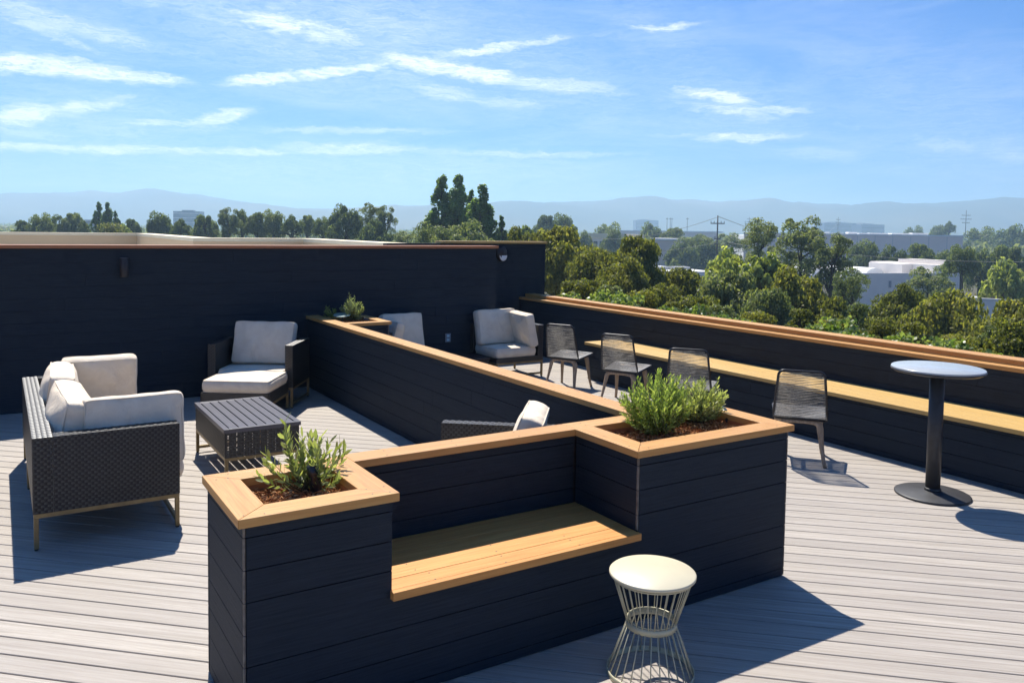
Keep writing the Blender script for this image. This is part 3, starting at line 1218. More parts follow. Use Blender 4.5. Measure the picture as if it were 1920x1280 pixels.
def coffee_table():
    x0, x1, y0, y1 = .764, 1.424, 3.63, 4.865
    t = thing('coffee_table', 'low slatted dark metal and wicker table on bronze legs', 'table', ((x0 + x1) / 2, (y0 + y1) / 2, 0))
    z1, z0 = .485, .45
    mb = MB()
    fw = .045
    mb.box(x0, x0 + fw, y0, y1, z0, z1, 'y')
    mb.box(x1 - fw, x1, y0, y1, z0, z1, 'y')
    mb.box(x0 + fw + .0004, x1 - fw - .0004, y0, y0 + fw, z0, z1, 'x')
    mb.box(x0 + fw + .0004, x1 - fw - .0004, y1 - fw, y1, z0, z1, 'x')
    mb.build('top_frame', 'slat', t, bevel=.002)
    n = 7
    a, b = x0 + fw + .011, x1 - fw - .011
    pw = (b - a) / n
    mb = MB()
    for k in range(n):
        mb.box(a + k * pw + (.0055 if k else 0), a + (k + 1) * pw - (.0055 if k < n - 1 else 0), y0 + fw + .001, y1 - fw - .001, z0 + .006, z1 - .0015, 'y')
    mb.build('top_slats', 'slat', t, bevel=.002)
    mb = MB()
    e = .012
    zb = .235
    for (o, U, N, lu) in (((x0 + e, y0 + e, zb), (1, 0, 0), (0, -1, 0), x1 - x0 - 2 * e), ((x0 + e, y0 + e, zb), (0, 1, 0), (-1, 0, 0), y1 - y0 - 2 * e),
                          ((x1 - e, y0 + e, zb), (0, 1, 0), (1, 0, 0), y1 - y0 - 2 * e), ((x0 + e, y1 - e, zb), (1, 0, 0), (0, 1, 0), x1 - x0 - 2 * e)):
        weave(mb, o, U, (0, 0, 1), N, lu, z0 - zb - .001, .05, .024)
    mb.build('wicker_skirt', 'wicker', t)
    mb = MB()
    i = .03
    for (xa, xb, ya, yb) in ((x0 + e + .002, x0 + i, y0 + e, y1 - e), (x1 - i, x1 - e - .002, y0 + e, y1 - e)):
        mb.box(xa, xb, ya, yb, zb, z0 - .001, 'y')
    # the ends are openwork: thin uprights only, light shows between the strands
    for x in np.arange(x0 + .07, x1 - .05, .066):
        mb.box(x - .023, x + .036, y0 + e + .003, y0 + e + .012, zb, z0 - .001, 'z')
        mb.box(x - .023, x + .036, y1 - e - .012, y1 - e - .003, zb, z0 - .001, 'z')
    mb.build('skirt_core', 'wicker_core', t)
    mb = MB()
    leg_frame(mb, x0 + .012, x1 - .012, y0 + .012, y1 - .012, zb - .0008, .028, ('y1', 'y0'))
    mb.build('leg_frame', 'brass', t, bevel=.002)
    feet(t, x0 + .012, x1 - .012, y0 + .012, y1 - .012)


coffee_table()


def corner_seat(label, x0, x1, y0, y1, right):
    t = thing('corner_seat', label, 'lounge seat', ((x0 + x1) / 2, (y0 + y1) / 2, 0), 0, 'corner lounge seats by the back wall')
    zb, zt, th = .25, .785, .1
    mb = MB()
    mb.box(x0, x1, y1 - th + .005, y1 - .005, zb, zt - .03, 'x')
    mb.build('back_core', 'wicker_core', t)
    mb = MB()
    weave(mb, (x0, y1 - th, zt - .036), (1, 0, 0), (0, 1, 0), (0, 0, 1), x1 - x0, th)
    weave(mb, (x0, y1 - th + .006, zb), (1, 0, 0), (0, 0, 1), (0, -1, 0), x1 - x0, zt - zb - .034)
    mb.build('backrest', 'wicker', t)
    xa, xb = (x1 - th, x1) if right else (x0, x0 + th)
    mb = MB()
    mb.box(xa + .005, xb - .005, y0 + .005, y1 - th, zb, zt - .005, 'y')
    mb.build('arm_core', 'wicker_core', t)
    mb = MB()
    weave(mb, (xa, y0, zt - .006), (0, 1, 0), (1, 0, 0), (0, 0, 1), y1 - y0 - th, th)
    weave(mb, (xa, y0 + .006, zb), (1, 0, 0), (0, 0, 1), (0, -1, 0), th, zt - zb - .004)
    weave(mb, (xa + .006, y0, zb), (0, 1, 0), (0, 0, 1), (-1, 0, 0), y1 - y0 - th, zt - zb - .004)
    weave(mb, (xb - .006, y0, zb), (0, 1, 0), (0, 0, 1), (1, 0, 0), y1 - y0 - th, zt - zb - .004)
    mb.build('armrest', 'wicker', t)
    mb = MB()
    sx0, sx1 = (x0, x1 - th) if right else (x0 + th, x1)
    mb.box(sx0 + .008, sx1 - .001, y0 + .008, y1 - th, zb, .318)
    weave(mb, (sx0, y0 + .008, zb), (1, 0, 0), (0, 0, 1), (0, -1, 0), sx1 - sx0, .068)
    if right:
        weave(mb, (sx0 + .008, y0, zb), (0, 1, 0), (0, 0, 1), (-1, 0, 0), y1 - y0 - th, .068)
    mb.build('seat_base', 'wicker', t)
    mb = MB()
    leg_frame(mb, x0 + .004, x1 - .004, y0 + .004, y1 - .004, zb - .0005, .028, ('y0',))
    mb.build('leg_frame', 'brass', t, bevel=.002)
    feet(t, x0 + .004, x1 - .004, y0 + .004, y1 - .004)
    add_cushion('seat_cushion', t, sx1 - sx0 - .01, y1 - y0 - th - .01, .14, ((sx0 + sx1) / 2, (y0 + y1 - th) / 2, .39), seed=40 + right, pil=.12, pipe=True)
    w = sx1 - sx0
    add_cushion('back_cushion', t, w * 1.0, .55, .19, ((sx0 + sx1) / 2 - (.03 if right else -.03), y1 - th - .11, .715), rx=math.radians(77), rz=math.radians(2), seed=44 + right, pil=.55)
    if right:
        add_cushion('side_cushion', t, .52, .60, .17, (xa - .10, y0 + .26, .705), ry=math.radians(78), rx=math.radians(4), seed=52, pil=.6)
    else:
        add_cushion('side_cushion', t, .46, .46, .16, (xb + .12, y0 + .30, .68), ry=math.radians(-75), seed=53, pil=.6)


corner_seat('wicker corner seat with grey cream cushions at the right, nearest the parapet', 5.30, 6.125, 6.715, 7.505, True)
corner_seat('wicker corner seat half hidden behind the small planter box', 3.60, 4.36, 6.80, 7.505, False)

t = thing('low_table', 'low dark wicker table between the two corner seats', 'table', (4.85, 7.1, 0))
mb = MB(); mb.box(4.40, 5.27, 6.83, 7.48, .30, .325)
mb.build('top', plain('dark_brown_slab', (.045, .025, .022), .5), t, bevel=.004)
mb = MB()
mb.box(4.42, 5.25, 6.85, 7.46, .2, .2995)
weave(mb, (4.41, 6.848, .2), (1, 0, 0), (0, 0, 1), (0, -1, 0), .85, .098)
mb.build('body', 'wicker', t)
mb = MB(); leg_frame(mb, 4.42, 5.25, 6.85, 7.46, .1995, .028)
mb.build('leg_frame', 'brass', t)


# ------------------------------------------------------------------ rope chairs
def rope_chair():
    """local frame: +x is the way the sitter faces, origin under the foot of the backrest"""
    t = thing('rope_chair', 'x', 'chair', (0, 0, 0), 0, 'rope back chairs facing the parapet bench')
    ZB, ZT, XBk, XTk = .435, .905, .0, -.105

    def bp(s, q):     # s -1..1 across, q 0..1 up the back
        w = .245 - .04 * q
        return np.array((XBk + (XTk - XBk) * q - .012 * math.sin(PI * q), s * w, ZB + (ZT - ZB) * q))
    loop = []
    for q in np.linspace(.0, .90, 8):
        loop.append(bp(-1, q))
    for a in np.linspace(15, 90, 6):
        a = math.radians(a)
        p = bp(-1, .90)
        e = bp(-1, 1)
        loop.append(p + (e - p) * math.sin(a) + np.array((0, .05 * (1 - math.cos(a)), 0)))
    for s in (-.6, -.2, .2, .6):
        p = bp(s, 1); p[1] = s * .17
        loop.append(p)
    for pt in [l * np.array((1, -1, 1)) for l in loop[13:7:-1]]:
        loop.append(pt)
    for q in np.linspace(.90, 0, 8):
        loop.append(bp(1, q))
    mb = MB()
    mb.tube(loop, .0125, 8, closed=True)
    mb.build('back_frame', 'frame', t, False)
    # cords wound round the frame: a front layer and a back layer
    mb = MB()
    rnd = np.random.RandomState(4)
    n = 29
    for k in range(n):
        q = .015 + .95 * k / (n - 1)
        for side in (-1, 1):
            w = .243 - .04 * q
            if q > .93:
                w -= .03
            tilt = rnd.uniform(-.003, .003) + side * .0035
            pts = []
            for s in np.linspace(-1, 1, 6):
                p = bp(0, q)
                bow = .010 * (1 - s * s) * side
                pts.append((p[0] + side * .0095 + bow * .3, s * w, p[2] + tilt * s + rnd.uniform(-.0012, .0012)))
            mb.tube(pts, .0027, 5, caps=False)
    mb.build('back_cord', 'rope', t, False)
    # seat
    def sp(u, s):     # u 0 back .. 1 front
        return np.array((-.005 + .455 * u, s * (.225 + .03 * u), .425 + .045 * u - .022 * math.sin(PI * u) * (1 - s * s)))
    loop = [sp(u, -1) for u in np.linspace(0, .93, 7)] + [sp(1, s) for s in np.linspace(-.9, .9, 7)] + [sp(u, 1) for u in np.linspace(.93, 0, 7)]
    mb = MB()
    mb.tube(loop, .0105, 8, closed=True)
    mb.build('seat_frame', 'frame', t, False)
    mb = MB()
    n = 44
    for k in range(n):
        u = .02 + .95 * k / (n - 1)
        for side in (-1, 1):
            pts = [sp(u, s) * np.array((1, 1, 1)) + np.array((0, 0, side * .0085 - .006 * (1 - s * s))) for s in np.linspace(-1, 1, 5)]
            mb.tube(pts, .0036, 5, caps=False)
    mb.build('seat_cord', plain('grey_cord', (.20, .19, .18), .6, var=.25, scale=40), t, False)

    def arch(xt, xf, zt, yt, yf, r0):
        P, Rr = [], []
        for s in (-1, 1):
            leg = []
            for k in range(8):
                q = k / 7
                leg.append((np.array((xf + (xt - xf) * q ** .8, s * (yf + (yt - yf) * q ** .7), .002 + (zt - .06) * q)), (.0155 + .013 * q ** 2) * 1.22))
            for k in range(1, 5):
                a = k / 4 * PI / 2
                leg.append((np.array((xt, s * (yt - .06 * (1 - math.cos(a))), zt - .06 + .06 * math.sin(a))), (.0285 - .005 * k / 4) * 1.22))
            if s > 0:
                leg = leg[::-1]
            else:
                pass
            P += [l[0] for l in leg]
            Rr += [l[1] for l in leg]
            if s < 0:
                for y in (-.06, 0, .06):
                    P.append(np.array((xt, y, zt)))
                    Rr.append(.023)
        mb = MB()
        mb.tube(P, Rr, 10, squash=.72)
        return mb
    arch(.015, -.10, .405, .185, .235, 1).build('rear_leg_arch', 'teak', t, False)
    arch(.37, .44, .435, .195, .235, 1).build('front_leg_arch', 'teak', t, False)
    mb = MB()
    for y in (-.12, .12):
        mb.obox((.19, y, .405), (1, 0, .06), (0, 1, 0), (-.06, 0, 1), .18, .016, .012)
    mb.build('seat_rail', 'teak', t, False)
    return t


rc = rope_chair()
for k, (x, y, a, lab) in enumerate(((5.79, 5.75, 27, 'black rope chair beside the right corner seat, furthest from the round table'),
                                    (5.82, 4.56, 27, 'black rope chair at the far end of the bench, partly behind the bushier shrub'),
                                    (5.73, 3.24, 37, 'black rope chair seen above the lower shrub in the planter bench'),
                                    (5.68, 1.70, 40, 'black rope chair nearest the round high table, casting a striped shadow'))):
    if k == 0:
        rc.location = (x, y, 0)
        rc.rotation_euler = (0, 0, math.radians(a))
        rc['label'] = lab
    else:
        dup(rc, (x, y, 0), math.radians(a), label=lab)

# ------------------------------------------------------------------ high table and stool
t = thing('high_table', 'round pale topped bar table on a black column and disc base', 'table', (5.89, .49, 0))
c = (5.89, .49, 0)
mb = MB(); mb.lathe([(.352, 1.072), (.36, 1.079), (.36, 1.09), (.355, 1.0945), (.0, 1.0945)], c, 64)
mb.build('top', 'bar_top', t)
mb = MB(); mb.lathe([(.0, 1.048), (.335, 1.052), (.3615, 1.067), (.3635, 1.078), (.3605, 1.0785)], c, 64)
mb.build('top_edge', 'bar_edge', t)
mb = MB(); mb.lathe([(.058, .055), (.058, 1.045)], c, 32)
mb.build('column', 'cast_iron', t)
mb = MB(); mb.lathe([(.066, .03), (.066, .062), (.058, .066)], c, 32)
mb.build('collar', 'cast_iron', t)
mb = MB(); mb.lathe([(.288, .0), (.297, .004), (.297, .014), (.285, .020), (.10, .032), (.066, .042), (.0, .042)], c, 64)
mb.build('base', 'cast_iron', t)

t = thing('wire_stool', 'cream hourglass wire stool in front of the planter bench', 'stool', (1.905, -.42, 0))
c = (1.905, -.42, 0)
hs = .52
mb = MB(); mb.lathe([(.0, hs - .017), (.209, hs - .017), (.2135, hs - .014), (.2135, hs - .004), (.209, hs), (.0, hs)], c, 72)
mb.build('seat', 'cream', t)
mb = MB()
rw, zm = .122, .262
for z0, z1, r in ((zm - .016, zm + .016, rw), (.002, .03, .213)):
    mb = MB()
    mb.lathe([(r, z0), (r + .004, z0), (r + .004, z1), (r, z1), (r, z0)], c, 64)
    mb.build('band', 'cream_wire', t)
mb = MB()
mb.tube([(c[0] + .196 * math.cos(a), c[1] + .196 * math.sin(a), hs - .028) for a in np.linspace(0, 2 * PI, 49)[:-1]], .004, 6, closed=True)
mb.build('ring', 'cream_wire', t)
mb = MB()
mb.tube([(c[0] + .119 * math.cos(a), c[1] + .119 * math.sin(a), zm + .02) for a in np.linspace(0, 2 * PI, 49)[:-1]], .0035, 6, closed=True)
mb.build('ring', 'cream_wire', t)
N = 26
for nm, za, ra, zb_, rb, off in (('upper_wires', hs - .026, .194, zm, .1195, 0), ('lower_wires', zm, .1195, .016, .2105, .5)):
    mb = MB()
    for k in range(N):
        a = 2 * PI * (k + off) / N
        mb.tube([(c[0] + ra * math.cos(a), c[1] + ra * math.sin(a), za), (c[0] + rb * math.cos(a), c[1] + rb * math.sin(a), zb_)], .0029, 6)
    mb.build(nm, 'cream_wire', t)


# ------------------------------------------------------------------ shrubs in the planters
def shrub(name, label, base, rx, ry, h, ns, nl, seed, leaf, L=.036, W=.009, lean=(0, 0), up=.55, group=None):
    rnd = np.random.RandomState(seed)
    t = thing(name, label, 'shrub', base, 0, group)
    st, lf = MB(), MB()
    for s in range(ns):
        a = rnd.uniform(0, 2 * PI)
        r = math.sqrt(rnd.uniform(0, 1))
        tip = np.array((r * math.cos(a) * rx + lean[0], r * math.sin(a) * ry + lean[1], h * (rnd.uniform(.72, 1.03) * (1 - .42 * r ** 2) + (.0))))
        if rnd.rand() < .10:
            tip[2] *= 1.16
        if rnd.rand() < .22:
            tip[2] *= rnd.uniform(.35, .7)
        b = np.array((rnd.normal(0, .014), rnd.normal(0, .014), 0))
        mid = b + (tip - b) * .5 + np.array((math.cos(a) * rx, math.sin(a) * ry, 0)) * (.16 * r) + np.array((0, 0, -h * .05))
        P = []
        for q in np.linspace(0, 1, 9):
            P.append((1 - q) ** 2 * b + 2 * q * (1 - q) * mid + q * q * tip)
        if s < 70:
            st.tube(P, [.0032 * (1 - .7 * q) for q in np.linspace(0, 1, 9)], 5)
        for k in range(nl):
            q = .22 + .78 * (k + rnd.rand() * .6) / nl
            i = min(7, int(q * 8))
            f = q * 8 - i
            p = P[i] * (1 - f) + P[i + 1] * f if q < 1 else P[8]
            d = P[i + 1] - P[i]
            d /= np.linalg.norm(d)
            ph = k * 2.4 + rnd.uniform(-.4, .4)
            x = np.cross(d, (0, 0, 1.) if abs(d[2]) < .95 else (1., 0, 0)); x /= np.linalg.norm(x)
            y = np.cross(d, x)
            out = x * math.cos(ph) + y * math.sin(ph)
            ld = d * (up + .35 * q) + out * (1 - .45 * q) + np.array((0, 0, .18)) + rnd.normal(0, .12, 3)
            ld /= np.linalg.norm(ld)
            sd = np.cross(ld, d + rnd.normal(0, .25, 3)); sd /= np.linalg.norm(sd) + 1e-9
            nn = np.cross(sd, ld)
            l = L * rnd.uniform(.65, 1.15)
            w = W * rnd.uniform(.75, 1.2)
            V = [p, p + ld * l * .35 + sd * w * .5 + nn * .0016, p + ld * l * .75 + sd * w * .42 + nn * .0012, p + ld * l, p + ld * l * .75 - sd * w * .42 + nn * .0012, p + ld * l * .35 - sd * w * .5 + nn * .0016, p + ld * l * .5]
            lf.add(V, [(0, 1, 6), (1, 2, 6), (2, 3, 6), (3, 4, 6), (4, 5, 6), (5, 0, 6)], None, True)
    st.build('stem', 'stem', t, False)
    lf.build('foliage', leaf, t, False)
    return t


ZM = H - .075
shrub('olive_shrub', 'loose leafy shrub in the left planting box of the planter bench', (.425, .455, ZM), .235, .19, .315, 34, 16, 3, 'leaf_shrub', .058, .0165, (-.0, .03))
shrub('bushy_shrub', 'taller dense dark green shrub in the right planting box of the planter bench', (2.74, .45, ZM), .25, .21, .41, 175, 26, 5, 'leaf_dark_shrub', .040, .0108, (-.02, .02))
shrub('low_shrub', 'lower bright green shrub behind the taller one in the right planting box', (3.16, .56, ZM), .22, .17, .30, 100, 22, 6, 'leaf_shrub', .040, .0110, (.03, .0))
shrub('grey_shrub', 'small grey green shrub in the far planter box', (3.19, 6.98, ZM + .03), .165, .15, .32, 56, 22, 8, 'leaf_grey', .044, .015, (0, 0), .35)
shrub('shaded_shrub', 'dim shrub in wall shade beside the pale green dish on the far planter', (3.02, 7.18, ZM + .03), .10, .08, .22, 14, 16, 9, 'leaf_dark_shrub', .042, .012, (-.06, 0), .35)


def spotlight(label, p0, p1, stake):
    """p0 lens end, p1 cable end"""
    p0, p1 = np.array(p0, float), np.array(p1, float)
    t = thing('garden_spotlight', label, 'spotlight', tuple(p1), 0, 'black spotlights in the planters')
    L = np.linalg.norm(p1 - p0)
    prof = [(.024, 0), (.0285, .012), (.0285, L * .62), (.030, L * .65), (.030, L), (.0275, L + .001), (.0265, L - .014), (0, L - .014)]
    q = Vector(p0 - p1).to_track_quat('Z', 'Y').to_matrix().to_4x4()
    mb = MB()
    mb.lathe(prof, (0, 0, 0), 24)
    mb.xf(q)
    mb.build('housing', 'spot', t, False)
    mb = MB()
    mb.lathe([(.0262, L - .012), (.0, L - .0115)], (0, 0, 0), 24)
    mb.xf(q)
    mb.build('lens', 'dark_glass', t, False)
    mb = MB()
    m = (p0 - p1) * .3
    mb.tube([m, m * .6 + np.array(stake)], [.008, .004], 8)
    mb.build('stake', 'spot', t, False)


spotlight('upright black spotlight in front of the loose shrub in the left planting box', (.455, .415, ZM + .135), (.468, .395, ZM + .008), (0, 0, -.07))
spotlight('black spotlight tipped over in the right corner of the planter bench', (3.42, .575, ZM + .062), (3.335, .42, ZM + .028), (0, 0, -.06))
spotlight('black spotlight beside the grey green shrub in the far planter', (3.30, 6.86, ZM + .07), (3.38, 6.84, ZM + .03), (0, 0, -.06))

t = thing('plant_tag', 'pale blue plant card stuck among the two shrubs of the planter bench', 'tag', (2.95, .50, ZM))
mb = MB(); mb.obox((2.95, .50, ZM + .155), (.8, -.6, 0), (.55, .75, .3), (.2, .25, -.95), .022, .0008, .03)
mb.build('card', 'tag_blue', t)
mb = MB(); mb.tube([(2.95, .50, ZM), (2.95, .50, ZM + .13)], .002, 6)
mb.build('stick', 'stem', t)

t = thing('dish', 'pale green round dish on a short stem at the far planter', 'dish', (3.04, 6.93, ZM))
mb = MB()
mb.lathe([(.0, 0), (.10, .006), (.115, .014), (.113, .018), (.0, .012)], (0, 0, 0), 32)
from mathutils import Euler
mb.xf(Matrix.Translation((3.04, 6.95, ZM + .115)) @ Euler((.16, -.10, 0)).to_matrix().to_4x4())
mb.build('plate', 'mint', t)
mb = MB(); mb.tube([(3.04, 6.95, ZM - .02), (3.04, 6.95, ZM + .118)], .01, 8)
mb.build('stem', 'spot', t)


# ================================================================== SURROUNDINGS
def ground():
    mb = MB()
    n = 24
    R_ = 4500
    V = [(-R_ + 2 * R_ * i / n, -R_ + 2 * R_ * j / n, GROUND) for i in range(n + 1) for j in range(n + 1)]
    F = [(i * (n + 1) + j, (i + 1) * (n + 1) + j, (i + 1) * (n + 1) + j + 1, i * (n + 1) + j + 1) for i in range(n) for j in range(n)]
    mb.add(V, F)
    tag(mb.build('ground', 'ground', None), kind='structure')
    # car park strip between the terrace and the pale buildings
    a, b, c, d = [at(px, 440, D)[:2] for px, D in ((900, 62), (2250, 62), (2250, 128), (900, 128))]
    mb = MB()
    mb.add([(*p, GROUND + .02) for p in (a, b, c, d)], [(0, 1, 2, 3)])
    tag(mb.build('parking_lot', 'asphalt', None), kind='structure')


ground()


def hills():
    prof = [(-420, 372), (-200, 368), (0, 366), (50, 364), (100, 362), (150, 358), (170, 356), (185, 358), (220, 361), (260, 359), (290, 358), (330, 360), (365, 365), (400, 370), (450, 377), (490, 385), (540, 390),
            (600, 391), (660, 389), (720, 389), (770, 387), (810, 384), (870, 382), (930, 380), (960, 381), (1000, 381), (1050, 378), (1090, 377), (1130, 376), (1170, 374), (1215, 372), (1260, 374), (1300, 374),
            (1340, 377), (1375, 376), (1400, 378), (1440, 375), (1475, 379), (1500, 377), (1530, 381), (1600, 383), (1660, 382), (1700, 383), (1740, 380), (1800, 375), (1840, 374), (1880, 375), (1920, 375), (2100, 379), (2350, 385)]
    rnd = np.random.RandomState(3)
    xs = np.arange(-420, 2350, 9)
    ys = np.interp(xs, [p[0] for p in prof], [p[1] for p in prof])
    ys = ys + np.convolve(rnd.normal(0, 1.2, len(xs)), np.ones(3) / 3, 'same')
    V, F = [], []
    rows = 9
    for i, (x, y) in enumerate(zip(xs, ys)):
        D = 2950 + 130 * math.sin(x / 160)
        top = at(x, y, D)
        hz = top[2] - GROUND
        dirv = ray(x, y) * np.array((1, 1, 0))
        dirv /= np.linalg.norm(dirv)
        for r in range(rows):
            q = r / (rows - 1)
            # rises from the plain in front, crest, then falls away behind
            off = (q - .62) * 1500
            hh = hz * (math.sin(min(1, q / .62) * PI / 2) ** 1.5 if q <= .62 else math.cos((q - .62) / .38 * PI / 2))
            hh *= 1 + (.10 * math.sin(x / 37 + r * 1.7) if .1 < q < .55 else 0)
            p = top + dirv * off
            if r == 5:
                p = top
                hh = hz
            V.append((p[0], p[1], GROUND - .5 + hh))
    n = len(xs)
    for i in range(n - 1):
        for r in range(rows - 1):
            F.append((i * rows + r, (i + 1) * rows + r, (i + 1) * rows + r + 1, i * rows + r + 1))
    mb = MB()
    mb.add(V, F, None, True)
    tag(mb.build('hills', 'hill', None), kind='structure')


hills()


# ------------------------------------------------------------------ own building: roof and tan parapets beyond the back wall
def own_building():
    t = thing('office_building', 'tan stucco building with pale coped roof parapets behind the dark wall', 'building', (0, 16, GROUND))
    mb = MB()
    mb.box(-30, 7.16, -20, 9.0, GROUND, -.125)
    mb.build('wall', 'stucco', t)
    mb = MB()
    mb.prism([(-30, 9.25), (6.3, 9.25), (6.3, 17.6), (3.7, 17.6), (3.7, 26.9), (-30, 26.9)], GROUND, 1.0)
    mb.build('upper_wall', 'stucco', t)
    mb = MB()
    mb.prism([(-29.5, 9.3), (5.6, 9.3), (5.6, 16.9), (3.0, 16.9), (3.0, 26.2), (-29.5, 26.2)], 1.004, 1.03)
    mb.build('roof', 'roof_mem', t)
    runs = [((-30, 26.25), (3.05, 26.25)), ((3.05, 26.25), (3.05, 17.0)), ((3.05, 17.0), (5.7, 17.0)), ((5.7, 17.0), (5.7, 9.3))]
    w = .55
    polys = [[(-30, 26.3), (3.1, 26.3), (3.1 + w, 26.3 + w), (-30, 26.3 + w)],
             [(3.1, 26.3), (3.1, 17.05), (3.1 + w, 17.05 + w), (3.1 + w, 26.3 + w)],
             [(3.1, 17.05), (5.75, 17.05), (5.75 + w, 17.05 + w), (3.1 + w, 17.05 + w)],
             [(5.75, 17.05), (5.75, 9.3), (5.75 + w, 9.3), (5.75 + w, 17.05 + w)]]
    for p in polys:
        c = np.mean(np.array(p), axis=0)
        mb = MB()
        mb.prism(p, 1.031, 1.815)
        mb.build('parapet', 'stucco', t)
        mb = MB()
        mb.prism([tuple(c + (np.array(q) - c) * (1.0005 if abs(q[0]) < 20 else 1)) for q in p], 1.8155, 1.895)
        mb.build('coping', 'stucco_cap', t)


own_building()


# ------------------------------------------------------------------ trees
def quads_mesh(name, P, A, B, mat):
    """leaf quads: centre P, half axes A and B (numpy n x 3)"""
    n = len(P)
    V = np.empty((n, 4, 3), np.float32)
    V[:, 0] = P - A * .5 - B
    V[:, 1] = P + A * .9 - B * .35
    V[:, 2] = P + A * .5 + B
    V[:, 3] = P - A * .9 + B * .35
    me = bpy.data.meshes.new(name)
    me.vertices.add(n * 4)
    me.vertices.foreach_set('co', V.ravel())
    me.loops.add(n * 4)
    me.loops.foreach_set('vertex_index', np.arange(n * 4, dtype=np.int32))
    me.polygons.add(n)
    me.polygons.foreach_set('loop_start', np.arange(0, n * 4, 4, dtype=np.int32))
    me.polygons.foreach_set('loop_total', np.full(n, 4, np.int32))
    me.materials.append(MAT[mat])
    me.update(calc_edges=True)
    return me


def unit(a):
    return a / (np.linalg.norm(a, axis=-1, keepdims=True) + 1e-9)


def crown_points(rnd, clumps, per, jitter=.35, shell=.72):
    """clumps: list of (centre, radii). Leaves sit mostly on the outer shell of each clump."""
    P, N = [], []
    for c, r in clumps:
        d = unit(rnd.normal(size=(per, 3)))
        d[:, 2] = np.abs(d[:, 2]) * np.where(rnd.rand(per) < .80, 1, -1)
        k = shell + (1 - shell) * rnd.rand(per) ** .6
        k *= 1 + .18 * np.sin(d[:, 0] * 6 + c[0] * 5) * np.cos(d[:, 1] * 7 + c[1] * 3)
        P.append(np.array(c) + d * k[:, None] * np.array(r))
        N.append(d)
    return np.concatenate(P), np.concatenate(N)


def leaf_axes(rnd, N, size, asp=.55, droop=0.0):
    n = len(N)
    nn = unit(N + rnd.normal(0, .48, (n, 3)))
    a = unit(np.cross(nn, rnd.normal(size=(n, 3))))
    a[:, 2] -= droop
    a = unit(a)
    b = unit(np.cross(nn, a))
    s = size * (.6 + .8 * rnd.rand(n))[:, None]
    return a * s, b * s * asp


def make_tree(kind, seed):
    """unit tree of height 1 and crown width about .8; returns (trunk mesh, crown mesh)"""
    rnd = np.random.RandomState(seed)
    clumps = []
    if kind == 'round':        # olive brown, dense domed crown made of many small tufts
        for k in range(62):
            d = unit(rnd.normal(size=3))
            d[2] = abs(d[2]) * 1.0 - .28
            r = rnd.uniform(.60, 1)
            c = np.array((0, 0, .60)) + d * r * np.array((.34, .34, .32))
            s = rnd.uniform(.055, .115)
            clumps.append((c, (s * 1.15, s * 1.15, s * .85)))
        per, size, mat, asp, droop = 300, .0135, 'leaf_olive', .6, .1
    elif kind == 'gum':        # loose grey green crown, ragged, gaps
        for k in range(58):
            z = rnd.uniform(.20, 1.0)
            w = .30 * math.sin(PI * min(1, max(.08, (1.04 - z) / .95))) ** .55
            a = rnd.uniform(0, 6.28)
            r = w * rnd.uniform(.25, 1.0)
            s = rnd.uniform(.035, .085)
            clumps.append((np.array((r * math.cos(a), r * math.sin(a), z - s * .5)), (s, s, s * 1.2)))
        per, size, mat, asp, droop = 230, .0125, 'leaf_gum', .42, .5
    elif kind == 'oak':        # broad dark crown, lumpy outline
        for k in range(50):
            d = unit(rnd.normal(size=3))
            d[2] = abs(d[2]) * 1.05 - .3
            c = np.array((0, 0, .56)) + d * rnd.uniform(.55, 1) * np.array((.42, .42, .37))
            s = rnd.uniform(.06, .14)
            clumps.append((c, (s, s, s * .85)))
        per, size, mat, asp, droop = 260, .016, 'leaf_oak', .6, .2
    elif kind == 'poplar':     # tall, ragged spire with several leaders
        for m in range(3):
            ox, oy = (.0, 0) if m == 0 else (rnd.uniform(-.075, .075), rnd.uniform(-.06, .06))
            hh = 1.0 if m == 0 else rnd.uniform(.72, .93)
            for k in range(64):
                z = rnd.uniform(.06, 1) * hh
                w = .10 * (1 - (z / hh) ** 2.2) ** .6 + .008
                a = rnd.uniform(0, 6.28)
                r = w * rnd.uniform(.2, 1)
                s = rnd.uniform(.015, .030)
                clumps.append((np.array((ox + r * math.cos(a), oy + r * math.sin(a), z - s)), (s, s, s * 2.2)))
        per, size, mat, asp, droop = 100, .0095, 'leaf_poplar', .7, .3
    elif kind == 'bright':     # broad leaved bright tree, big leaves, open
        for k in range(48):
            d = unit(rnd.normal(size=3))
            d[2] = abs(d[2]) * 1.05 - .3
            c = np.array((0, 0, .60)) + d * rnd.uniform(.35, 1) * np.array((.40, .40, .38))
            s = rnd.uniform(.05, .105)
            clumps.append((c, (s, s, s)))
        per, size, mat, asp, droop = 90, .026, 'leaf_bright', .8, .3
    elif kind == 'bush':
        for k in range(46):
            d = unit(rnd.normal(size=3))
            d[2] = abs(d[2])
            c = np.array((0, 0, .30)) + d * rnd.uniform(.4, 1) * np.array((.46, .46, .60))
            s = rnd.uniform(.08, .17)
            clumps.append((c, (s, s, s * .8)))
        per, size, mat, asp, droop = 250, .021, 'leaf_olive', .6, .1
    P, N = crown_points(rnd, clumps, per)
    A, B = leaf_axes(rnd, N, size, asp, droop)
    cm = quads_mesh(kind + '_crown', P, A, B, mat)
    sel = [c for c, r in clumps][::3]
    ext = float(np.percentile(np.abs(P[:, 0]), 98)) * 2
    lo_, hi_ = float(np.percentile(P[:, 2], 1)), float(np.percentile(P[:, 2], 99.7))
    return cm, ext, lo_, hi_, sel


